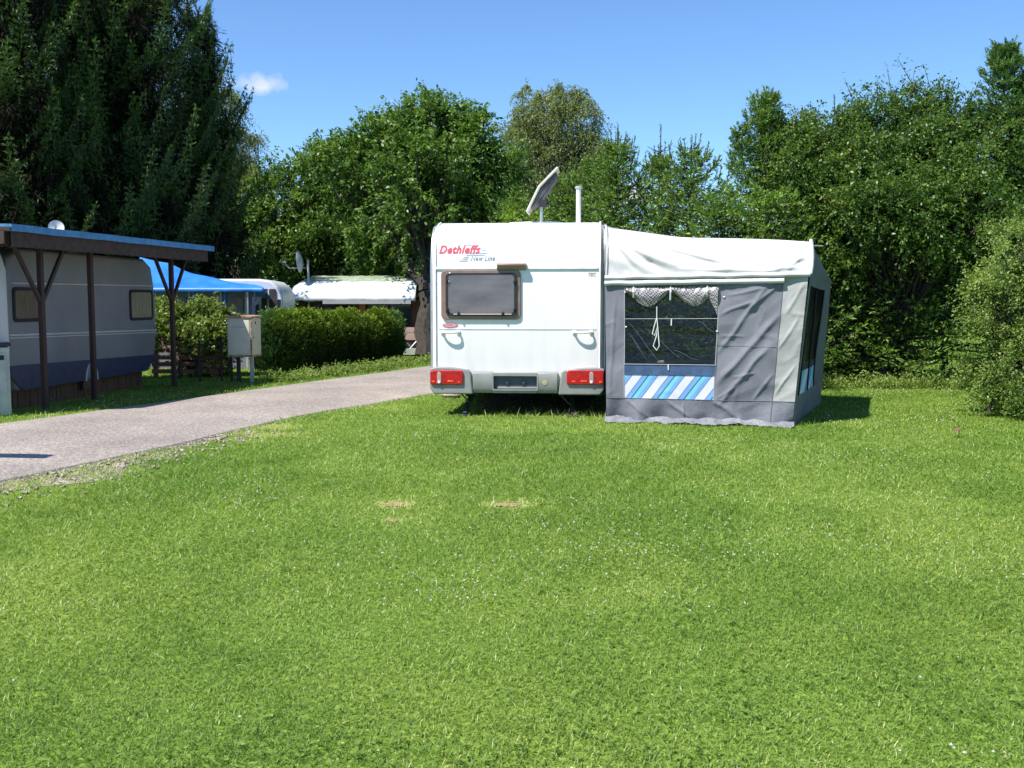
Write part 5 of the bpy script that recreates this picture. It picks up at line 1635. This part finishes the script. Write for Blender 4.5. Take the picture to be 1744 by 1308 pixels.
def build_box():
    g = gnd(418, 652)
    f = Frame((g.x, g.y, 0), rad(-6))
    r = thing('electricity_box', 'weathered white metal electricity box on two legs in front of the clipped hedge', 'electricity box', f.loc, f.rz)
    s = g.y / F_PX
    z0 = at(415, 607, g.y).z; z1 = at(415, 541, g.y).z
    w, d = .44, .50
    mb = MB(); mb.box((0, 0, (z0 + z1) / 2), (w, d, z1 - z0)); mb.build('housing', M['pale_paint'], r, bevel=.012)
    mb = MB(); mb.prism([(-w / 2 - .03, 0), (w / 2 + .03, 0), (w / 2 + .02, .03), (0, .055), (-w / 2 - .02, .03)], 'y', -d / 2 - .03, d / 2 + .03)
    mb.v = [(x, y, z + z1) for x, y, z in mb.v]
    mb.build('lid', M['rust'], r, bevel=.006)
    mb = MB(); mb.box((0, -d / 2 - .006, (z0 + z1) / 2), (w - .06, .012, z1 - z0 - .08)); dr = mb.build('door', M['pale_paint'], r, bevel=.006)
    mb = MB(); mb.box((0, -d / 2 - .014, z1 - .16), (w * .45, .008, .03)); mb.build('vent', M['seam'], dr)
    mb = MB(); mb.box((w / 2 + .003, 0, z0 + .02), (.01, d, .035)); mb.box((0, -d / 2 - .004, z0 + .02), (w, .01, .035)); mb.build('rusty_edge', M['rust'], r)
    mb = MB(); mb.bar((w / 2 + .002, -d / 2 - .002, z0 + .01), (w / 2 + .002, -d / 2 - .002, z1 - .01), .022); mb.build('corner_edge', M['rust'], r)
    mb = MB(); mb.box((w / 2 + .004, -.04, z1 - .09), (.008, .03, .05)); mb.box((w / 2 + .004, -.16, (z0 + z1) / 2), (.01, .02, .03)); mb.build('lock', M['dark_metal'], r)
    for x in (-.12, .13):
        mb = MB(); mb.bar((x, 0, 0), (x, 0, z0), .06); mb.build('leg', M['galv'] if x > 0 else M['dark_metal'], r, bevel=.004)


build_box()


def build_chair():
    g = gnd(694, 606)
    r = thing('camping_chair', 'dark folding camping chair beside the tree trunk at the end of the hedge', 'chair', (g.x, g.y, 0), rad(-60))
    mb = MB(); mb.grid(lambda u, v: ((u - .5) * .5, (v - .5) * .45, .42 - .05 * math.sin(math.pi * u)), [0, .25, .5, .75, 1], [0, .5, 1]); mb.build('seat', M['navy_cloth'], r, thick=.02, angle=180)
    mb = MB(); mb.grid(lambda u, v: ((u - .5) * .5, .22 + v * .16 + .05 * math.sin(math.pi * u), .42 + v * .52), [0, .25, .5, .75, 1], [0, .5, .8, 1]); mb.build('backrest', M['navy_cloth'], r, thick=.02, angle=180)
    for s in (-1, 1):
        for a, b in (((s * .27, -.25, 0), (s * .27, .20, .45)), ((s * .27, .25, 0), (s * .27, -.22, .45)), ((s * .27, .20, .42), (s * .27, .38, .95)), ((s * .27, -.25, .62), (s * .27, .30, .64)), ((s * .27, -.22, .42), (s * .27, -.24, .62))):
            mb = MB(); mb.tube([a, b], .014, 6); mb.build('leg', M['zinc'], r)


build_chair()


def build_shadow_post():
    """an unseen post added left of the picture to cast the small shadow on the road"""
    t = gnd(30, 784); h = 3.0
    b = t + SUN_TO * (h / SUN_TO.z)
    r = thing('shadow_post', 'unseen slim grey post added left of the frame to throw a shadow on the road', 'shadow post', (b.x, b.y, 0))
    mb = MB(); mb.tube([(-.9, 0, 0), (-.9, 0, h + .1)], .04, 8); mb.tube([(-.9, 0, h + .08), (-.2, 0, h + .03)], .025, 6); mb.build('post', M['galv'], r)
    mb = MB(); mb.prism([(-.36, 0), (-.30, .07), (.1, .09), (.34, .03), (.30, 0)], 'y', -.11, .11)
    mb.v = [(x, y, z + h - .02) for x, y, z in mb.v]
    mb.build('shadow_head', M['dish'], r, bevel=.02)


build_shadow_post()

# small pale stone and a dry leaf on the grass
g = gnd(768, 678)
mb = MB(); mb.lathe((0, 0, .05), [(0, -.06), (.10, -.05), (.13, 0), (.09, .05), (0, .06)], 8)
mb.v = [(x * 1.2, y, z + .02 * mnoise.noise(Vector((x * 9, y * 9, z)))) for x, y, z in mb.v]
o = mb.build('stone', M['gravel'], angle=20); o.location = (g.x, g.y, .0); tag(o, 'pale stone on the grass left of the caravan bumper', 'stone')
g = gnd(1632, 746)
mb = MB(); mb.grid(lambda u, v: ((u - .5) * .10, (v - .5) * .06, .06 + .03 * math.sin(3 * u) + .02 * v), [0, .3, .6, 1], [0, .5, 1]); mb.tube([(0, 0, 0), (.01, 0, .08)], .003, 4)
o = mb.build('dry_leaf', M['fence_wood'], angle=180); o.location = (g.x, g.y, 0); tag(o, 'curled brown dry leaf standing in the lawn near the right bush', 'leaf')


# ================================================================== PLANTS
def X(px, Y): return (px - 872.0) / F_PX * Y * 1.0


def Zof(py, Y): return at(872, py, Y).z


# clipped thuja bushes along the road
hp = [(462, 643), (484, 643), (514, 640), (551, 634), (586, 629), (618, 624), (642, 620), (661, 617)]
for i, (px, py) in enumerate(hp):
    g = gnd(px, py - 2)
    tip = (533, 533, 531, 534, 530, 541, 530, 532)[i]
    w = (.42, .40, .38, .37, .37, .35, .34, .34)[i]
    zt = at(px, tip, g.y).z
    rng = np.random.default_rng(100 + i)
    labels = ['leftmost clipped thuja bush of the hedge, right behind the electricity box', 'second clipped thuja bush from the electricity box, yellow-green top', 'third clipped thuja bush from the electricity box',
              'fourth clipped thuja bush from the electricity box', 'fifth clipped thuja bush, at the middle of the roadside hedge', 'third clipped thuja bush from the camping chair, lowest top',
              'second clipped thuja bush from the camping chair', 'last thuja bush of the hedge, bluish top, beside the camping chair']
    root = thing('thuja_bush', labels[i], 'bush', (g.x, g.y + .25, 0), 0, 'clipped thuja bushes in the roadside hedge')
    n = 3600
    h = rng.uniform(0.02, 1, n) ** .85; a = rng.uniform(0, 6.283, n)
    lump = 1 + .30 * np.sin(a * 3 + i) * np.sin(h * 7 + i) + rng.normal(0, .08, n)
    prof_ = np.minimum(1.0, (1.08 - h) * 3.0) * (0.72 + .28 * np.minimum(1, h * 3)) * lump
    S = np.stack([np.cos(a) * w * prof_, np.sin(a) * w * 1.1 * prof_, h * (zt - .12)], 1)
    d = unit(np.stack([np.cos(a) * .55, np.sin(a) * .55, np.full(n, 1.0)], 1) + rng.normal(0, .25, (n, 3)))
    parts = [twigs(S * [.8, .8, 1], d, rng.uniform(.10, .24, n), 9, 0, .055, .38, rng, -.05 + 1.1 * h ** 2.4 + rng.normal(0, .1, n), spread=.4, jit=.012)]  # tint rises with height: lit top and shaded sides put into the colour
    P, D, Nn, sz, wd, tt = cat(parts)
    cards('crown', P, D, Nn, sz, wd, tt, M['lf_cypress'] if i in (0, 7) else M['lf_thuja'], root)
    mb = MB(); mb.tube([(0, 0, 0), (0, 0, zt * .8)], [.04, .01], 6)
    for q in range(6): mb.tube([(0, 0, .1 + q * .1), (math.cos(q * 1.3) * w * .7, math.sin(q * 1.3) * w * .7, .35 + q * .12)], [.018, .006], 4)
    mb.build('trunk', M['bark_dark'], root)

# climber on the slatted fence
g = gnd(330, 643)
broadleaf('climbing_shrub', 'leafy climber with glossy leaves spilling over the slatted fence', 'shrub', (g.x, g.y + .1, 0),
          [((X(290, 19.7), 19.9, Zof(548, 19.7)), (.62, .28, .36)), ((X(340, 19.7), 19.8, Zof(548, 19.7)), (.55, .30, .34)), ((X(375, 19.7), 19.7, Zof(580, 19.7)), (.34, .30, .55)), ((X(300, 19.5), 19.45, Zof(562, 19.5)), (.5, .2, .26)), ((X(355, 19.5), 19.4, Zof(580, 19.5)), (.35, .2, .35)), ((X(278, 19.5), 19.45, Zof(560, 19.5)), (.3, .2, .3)),
           ((X(385, 19.7), 19.6, Zof(618, 19.7)), (.25, .22, .28)), ((X(340, 19.7), 19.75, Zof(595, 19.7)), (.35, .2, .3)), ((X(365, 19.7), 19.6, Zof(600, 19.7)), (.3, .2, .35))],
          150, 14, 13, .080, M['lf_climb'], M['bark_dark'], trunk_r=.03, seed=31, clump_r=.18, twl=.34, hang=.35, minz=.15, stems=3)

# ---- big dark spruces on the left
BIG = [(244, 26.0, 2.15, 19.0, 'tall dark spruce nearest the sky, right-hand one of the big spruces'),
       (165, 25.5, 2.0, 18, 'tall dark spruce standing second from the right behind the carport'),
       (40, 23.5, 1.7, 16, 'big dark spruce with lit boughs, its bare trunk above the carport roof'),
       (-55, 24.5, 2.0, 17, 'big dark spruce cut by the left edge of the picture')]
for i, (px, Y, R_, H_, lab) in enumerate(BIG):
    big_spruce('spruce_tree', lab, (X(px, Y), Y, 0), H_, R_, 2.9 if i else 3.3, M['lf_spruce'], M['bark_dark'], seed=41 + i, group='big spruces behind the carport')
big_spruce('spruce_tree', 'shaded spruce low behind the blue tent, in front of the pale birch', (X(352, 28), 28, 0), 9.5, 1.9, 1.6, M['lf_spruce'], M['bark_dark'], seed=50, dens=.8)
big_spruce('spruce_tree', 'shaded spruce at far left behind the carport roof end', (X(20, 31), 31, 0), 10.5, 2.6, 1.2, M['lf_spruce'], M['bark_dark'], seed=51, dens=.8)
big_spruce('spruce_tree', 'shaded spruce between the trunks above the middle of the carport', (X(190, 30), 30, 0), 10.0, 2.6, 1.0, M['lf_spruce'], M['bark_dark'], seed=52, dens=.8)
for i, (px, Y, rr) in enumerate(((17, 26, .14), (63, 26.5, .12), (150, 27.5, .13), (200, 26, .10))):
    pass

# ---- birch behind the spruces
Y = 34
broadleaf('birch_tree', 'pale drooping birch half hidden behind the tall spruces', 'tree', (X(400, Y), Y, 0),
          [((X(390, Y), Y, Zof(215, Y)), (.55, 1.0, 1.3)), ((X(420, Y), Y, Zof(250, Y)), (.75, 1.2, .55)), ((X(437, Y), Y, Zof(222, Y)), (.35, .4, .25)), ((X(400, Y), Y, Zof(320, Y)), (1.1, 1.2, 1.3)), ((X(430, Y), Y, Zof(300, Y)), (.7, 1.0, .5)), ((X(455, Y), Y, Zof(300, Y)), (.5, .6, .35)), ((X(395, Y), Y, Zof(180, Y)), (.3, .4, .45))],
          100, 20, 20, .062, M['lf_birch'], M['bark_birch'], trunk_r=.14, seed=61, droop=1.1, hang=.9, twl=.75, clump_r=.38, wr=.5, up=.0)

# ---- broad-leaved trees in the middle
Y = 28.6
broadleaf('broadleaf_tree', 'large glossy-leaved tree with thick dark trunk just left of the white caravan', 'tree', (X(722, 26.0), 26.0, 0),
          [((X(735, Y), Y, Zof(250, Y)), (1.75, 1.9, 1.05)), ((X(745, Y), Y, Zof(205, Y)), (.95, 1.2, .50)), ((X(600, Y), Y, Zof(290, Y)), (1.0, 1.3, .7)), ((X(665, Y), Y, Zof(255, Y)), (1.0, 1.5, .75)), ((X(810, Y), Y, Zof(250, Y)), (.95, 1.4, .95)),
           ((X(720, Y), Y, Zof(330, Y)), (2.3, 1.8, 1.35)), ((X(800, Y), Y, Zof(350, Y)), (1.3, 1.8, 1.0)), ((X(650, Y), Y + .6, Zof(385, Y)), (1.4, 1.6, .8)), ((X(730, Y), Y, Zof(415, Y)), (1.6, 1.8, .65)), ((X(770, Y), Y + .8, Zof(445, Y)), (1.4, 1.2, .7)),
           ((X(628, Y), Y, Zof(235, Y)), (.42, .5, .26)), ((X(715, Y), Y - 1.6, Zof(400, Y)), (1.3, .9, .8)), ((X(740, Y), Y - 1.8, Zof(320, Y)), (1.5, .8, 1.0)), ((X(845, Y), Y, Zof(330, Y)), (.8, 1.2, 1.2))],
          350, 19, 15, .118, M['lf_broad'], M['bark_grey'], trunk_r=.27, seed=71, droop=.35, twl=.85, clump_r=.42, hang=.35, wr=.55, shell=.6, shoots=20, shoot_l=.55, fork=.45, nup=.9)
Y = 33
broadleaf('broadleaf_tree', 'lower glossy-leaved tree left of the large one, above the round-cornered caravan', 'tree', (X(545, Y), Y, 0),
          [((X(560, Y), Y, Zof(300, Y)), (1.45, 1.6, .90)), ((X(500, Y), Y, Zof(330, Y)), (1.3, 1.5, .95)), ((X(545, Y), Y, Zof(375, Y)), (2.1, 2.0, 1.2)), ((X(455, Y), Y, Zof(385, Y)), (.85, 1.2, .9)), ((X(600, Y), Y, Zof(300, Y)), (1.0, 1.3, 1.0)),
           ((X(500, Y), Y - .5, Zof(425, Y)), (1.5, 1.5, .75)), ((X(620, Y), Y, Zof(400, Y)), (1.4, 1.6, 1.1)), ((X(575, Y), Y + 1, Zof(450, Y)), (2.0, 1.0, .7))],
          270, 18, 14, .115, M['lf_broad'], M['bark_grey'], trunk_r=.2, seed=72, droop=.35, twl=.85, clump_r=.42, hang=.35, shell=.6, shoots=16, shoot_l=.5, fork=.3)

# ---- birch behind the white caravan
Y = 36
broadleaf('birch_tree', 'full round-topped birch with fine leaves behind the white caravan roof', 'tree', (X(930, Y), Y, 0),
          [((X(915, Y), Y, Zof(205, Y)), (1.1, 1.4, 1.15)), ((X(975, Y), Y, Zof(215, Y)), (1.15, 1.4, 1.25)), ((X(880, Y), Y, Zof(250, Y)), (1.1, 1.4, 1.15)), ((X(940, Y), Y, Zof(290, Y)), (2.1, 1.8, 1.5)), ((X(1000, Y), Y, Zof(270, Y)), (.95, 1.3, 1.0)),
           ((X(880, Y), Y, Zof(340, Y)), (1.2, 1.4, 1.3)), ((X(920, Y), Y, Zof(170, Y)), (.4, .5, .55)), ((X(962, Y), Y, Zof(172, Y)), (.45, .5, .5)), ((X(1010, Y), Y, Zof(330, Y)), (.8, 1.0, .9))],
          290, 22, 20, .074, M['lf_birch'], M['bark_birch'], trunk_r=.16, seed=62, droop=.9, hang=.7, twl=.8, clump_r=.42, wr=.5, up=.25, shoots=26, shoot_l=.4)

# ---- young spruces behind the tent
Y = 19.5
ys5 = [(1048, 20.5, 250, 1.45, 'young spruce with bare upright leader just right of the flue pipe'),
       (1120, 21.0, 275, 1.3, 'slim young spruce with long leader, between its two neighbours behind the tent'),
       (1172, 19.8, 262, 1.65, 'bushy young spruce with many upright tips behind the tent roof'),
       (965, 22.5, 305, 1.6, 'lower young spruce behind the satellite mast and flue'),
       (880, 24.0, 345, 1.5, 'small young spruce left of the satellite mast'),
       (1010, 22.0, 280, 1.35, 'young spruce behind the flue pipe, left of the bare-leader spruce')]
for i, (px, Y, py, R_, lab) in enumerate(ys5):
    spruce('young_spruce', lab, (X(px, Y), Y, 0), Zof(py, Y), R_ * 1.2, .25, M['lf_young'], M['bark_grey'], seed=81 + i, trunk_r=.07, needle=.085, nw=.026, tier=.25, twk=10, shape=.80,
           droop=.12, upturn=.55, hang=.1, dens=1.25, leader=(.45, .75, .35, .2, .1, .25)[i], laterals=1.0, group='young spruces behind the tent')
broadleaf('leafy_shrub', 'bright yellow-green shrub just above the caravan roof, left of the mast', 'shrub', (X(875, 21), 21, 0), [((X(875, 21), 21, Zof(392, 21)), (.5, .5, .32)), ((X(900, 21), 21, Zof(400, 21)), (.7, .5, .4)), ((X(880, 21), 21, 1.6), (.8, .6, .9))],
          60, 14, 14, .07, M['lf_lime'], M['bark_grey'], trunk_r=.05, seed=33, clump_r=.2, twl=.35)

# ---- the tall mixed screen on the right
spruce('conifer_tree', 'slim upright conifer with twin tips left of the tall green screen', (X(1288, 18.6), 18.6, 0), Zof(165, 18.6), .62, .4, M['lf_young'], M['bark_grey'], seed=91, trunk_r=.05, needle=.065, nw=.020, tier=.27, twk=11, shape=.6,
       droop=.05, upturn=.9, hang=.05, dens=1.2, leader=.08, laterals=.4, multi=[(0, 0, Zof(165, 18.6)), (.18, .05, Zof(160, 18.6)), (-.34, 0, Zof(215, 18.6))])
spruce('young_spruce', 'young spruce whose bare forked leader stands above the screen', (X(1409, 18.2), 18.2, 0), Zof(255, 18.2), 1.2, .3, M['lf_young'], M['bark_grey'], seed=92, trunk_r=.07, needle=.085, nw=.026, tier=.26, twk=9, shape=.55,
       droop=.1, upturn=.6, hang=.1, dens=1.2, leader=.95, laterals=1.2)
spruce('young_spruce', 'young spruce hugging the back of the tent corner', (X(1310, 17.4), 17.4, 0), Zof(330, 17.4), 1.35, .2, M['lf_young'], M['bark_grey'], seed=93, trunk_r=.07, needle=.085, nw=.028, tier=.25, twk=9, shape=.6, droop=.15, upturn=.45, hang=.15, dens=1.25)
spruce('young_spruce', 'low young spruce behind the middle of the tent roof', (X(1225, 18.0), 18.0, 0), Zof(335, 18.0), 1.2, .2, M['lf_young'], M['bark_grey'], seed=94, trunk_r=.07, needle=.085, nw=.028, tier=.25, twk=9, shape=.6, droop=.15, upturn=.45, hang=.15, dens=1.2)
spruce('young_spruce', 'low spreading spruce at the foot of the screen, right of the tent', (X(1520, 18.1), 18.1, 0), 2.7, 1.5, .15, M['lf_young'], M['bark_grey'], seed=95, trunk_r=.07, needle=.085, nw=.028, tier=.24, twk=8, shape=.55, droop=.1, upturn=.4, hang=.15, dens=1.0)
spruce('young_spruce', 'spruce with layered boughs in the dark between screen and right bush', (X(1610, 17.7), 17.7, 0), 3.0, 1.3, .15, M['lf_young'], M['bark_grey'], seed=96, trunk_r=.07, needle=.085, nw=.028, tier=.24, twk=8, shape=.55, droop=.1, upturn=.4, hang=.15, dens=1.0)


def SC(Y, *lobes):
    return [((X(px, Y), Y + dy, Zof(py, Y)), (rx, ry, rz)) for px, py, dy, rx, ry, rz in lobes]


broadleaf('birch_tree', 'pale feathery birch top behind the slim conifer', 'tree', (X(1345, 21), 21, 0), SC(21, (1350, 225, 0, .50, .6, .40), (1340, 285, 0, .85, .8, .7), (1350, 370, 0, 1.0, .8, .9)), 60, 20, 18, .055, M['lf_birch'], M['bark_birch'], trunk_r=.09,
          seed=63, droop=.4, hang=.3, twl=.6, clump_r=.28, up=.6, shoots=14, shoot_l=.35)
Y = 18.6
broadleaf('hedge_tree', 'dense leafy tree of the screen directly right of the tent ridge', 'tree', (X(1400, Y), Y, 0), SC(Y, (1380, 255, 0, .62, .8, .55), (1440, 240, -.1, .5, .7, .5), (1335, 245, 0, .4, .5, .45), (1400, 310, -.4, .9, .8, .6), (1400, 350, -.5, .95, .9, .85), (1410, 440, .1, .75, .7, .7), (1340, 320, .3, .6, .7, .7)), 165, 22, 17, .064, M['lf_hedge'], M['bark_grey'],
          trunk_r=.08, seed=101, clump_r=.3, twl=.55, shoots=16, shoot_l=.4, group='leafy trees of the right screen')
broadleaf('hedge_tree', 'tallest leafy tree of the screen with long loose shoots against the sky', 'tree', (X(1530, Y), Y, 0), SC(Y, (1475, 235, 0, .62, .8, .75), (1540, 225, 0, .45, .6, .55), (1555, 175, 0, .20, .3, .42), (1600, 215, 0, .42, .6, .45), (1530, 300, -.9, 1.1, .9, .8), (1625, 290, -.8, .75, .8, .8), (1450, 320, -.8, .7, .8, .7)),
          190, 22, 17, .064, M['lf_hedge'], M['bark_grey'], trunk_r=.10, seed=102, clump_r=.3, twl=.55, shoots=46, shoot_l=.75, group='leafy trees of the right screen')
Y = 18.0
broadleaf('hedge_tree', 'lower leafy tree of the screen whose twigs hang over the shaded grass edge', 'tree', (X(1500, Y), Y, 0), SC(Y, (1470, 370, -1.1, .9, .7, .55), (1560, 380, -1.2, 1.0, .7, .6), (1630, 400, -.8, .7, .7, .7), (1440, 440, -.3, .55, .6, .5), (1530, 500, .8, 1.0, .5, .8), (1500, 590, 1.0, 1.3, .5, .6)),
          190, 22, 17, .062, M['lf_hedge'], M['bark_grey'], trunk_r=.09, seed=103, clump_r=.3, twl=.5, group='leafy trees of the right screen')
spruce('cypress_tree', 'feathery blue-green cypress with pointed top near the right edge', (X(1692, 17.8), 17.8, 0), Zof(84, 17.8), 1.0, .8, M['lf_cypress'], M['bark_grey'], seed=111, trunk_r=.09, needle=.075, nw=.021, tier=.20, twk=14, shape=.75, droop=-.3, upturn=.8, hang=.0, dens=1.35, leader=.1, multi=[(0, 0, Zof(84, 17.8)), (.42, .1, Zof(125, 17.8))])
spruce('cypress_tree', 'second feathery cypress cut by the right edge of the picture', (X(1760, 18.2), 18.2, 0), Zof(120, 18.2), 1.1, .8, M['lf_cypress'], M['bark_grey'], seed=112, trunk_r=.09, needle=.075, nw=.021, tier=.21, twk=14, shape=.75, droop=-.3, upturn=.8, hang=.0, dens=1.3, leader=.1)
broadleaf('hedge_tree', 'leafy tree of the screen behind the two cypresses at the right edge', 'tree', (X(1740, 19), 19, 0), SC(19, (1700, 330, 0, .9, .8, .9), (1780, 350, 0, 1.0, .8, 1.0), (1740, 450, 0, 1.2, .8, 1.0), (1850, 300, 0, 1.2, .8, 1.3), (1680, 480, 0, .9, .6, .8)), 120, 16, 14, .08, M['lf_hedge'], M['bark_grey'],
          trunk_r=.09, seed=104, clump_r=.32, twl=.55, group='leafy trees of the right screen')
# front right bush
Y = 13.0
broadleaf('leafy_bush', 'pale green small-leaved bush in full sun at the right edge', 'bush', (X(1735, Y), Y, 0), SC(Y, (1728, 450, 0, .50, .7, .48), (1700, 520, 0, .42, .7, .50), (1760, 520, 0, .8, .8, .7), (1715, 610, -.1, .52, .8, .50), (1770, 640, -.2, .8, .9, .6), (1690, 655, .1, .25, .5, .28), (1860, 560, 0, .9, .9, 1.2)),
          230, 19, 16, .042, M['lf_bush'], M['bark_grey'], trunk_r=.05, seed=121, clump_r=.20, twl=.34, stems=3, shell=.65, minz=.10, shoots=26, shoot_l=.28, wr=.5)


# dark wood beyond everything: nobody could count it
def far_wood():
    rng = np.random.default_rng(9)
    n = 26000
    x = rng.uniform(-34, 34, n); y = 41 + rng.uniform(0, 3, n) + np.abs(x) * .05
    top = 3.3 + .9 * np.sin(x * .5) + .7 * np.sin(x * 1.3 + 1)
    z = rng.uniform(0, 1, n) * top
    S = np.stack([x, y, z], 1); d = unit(rng.normal(0, 1, (n, 3)) + [0, -.4, .3])
    P, D, Nn, sz, wd, tt = twigs(S, d, rng.uniform(.3, .7, n), 6, .3, .26, .6, rng, rng.uniform(.2, .7, n))
    o = cards('far_wood', P, D, Nn, sz, wd, tt, M['far_wood'])
    tag(o, 'dark band of far wood behind all the trees', 'wood', kind='stuff')


far_wood()


# low growth along the foot of the right screen and the hedge
def weeds():
    rng = np.random.default_rng(19)
    n = 420
    t = rng.random(n)
    right = rng.random(n) < .55
    x = np.where(right, rng.uniform(4.6, 9.5, n), 0); y = np.where(right, rng.uniform(16.6, 17.4, n), 0)
    hy = rng.uniform(17.8, 25.5, n)
    x = np.where(right, x, interp(ROAD_L, hy) - rng.uniform(.35, .85, n)); y = np.where(right, y, hy)
    idx = np.repeat(np.arange(n), 6)
    S = np.stack([x[idx], y[idx], np.zeros(len(idx))], 1)
    d = unit(rng.normal(0, .5, (len(idx), 3)) * [1, 1, 0] + [0, 0, 1])
    P, D, Nn, sz, wd, tt = twigs(S, d, rng.uniform(.12, .34, len(idx)), 8, .2, .05, .45, rng, rng.uniform(.4, .8, n)[idx], spread=.7)
    o = cards('weeds', P, D, Nn, sz, wd, tt, M['lf_bush'])
    tag(o, 'low weeds at the foot of the screen and hedge', 'weeds', kind='stuff')


weeds()
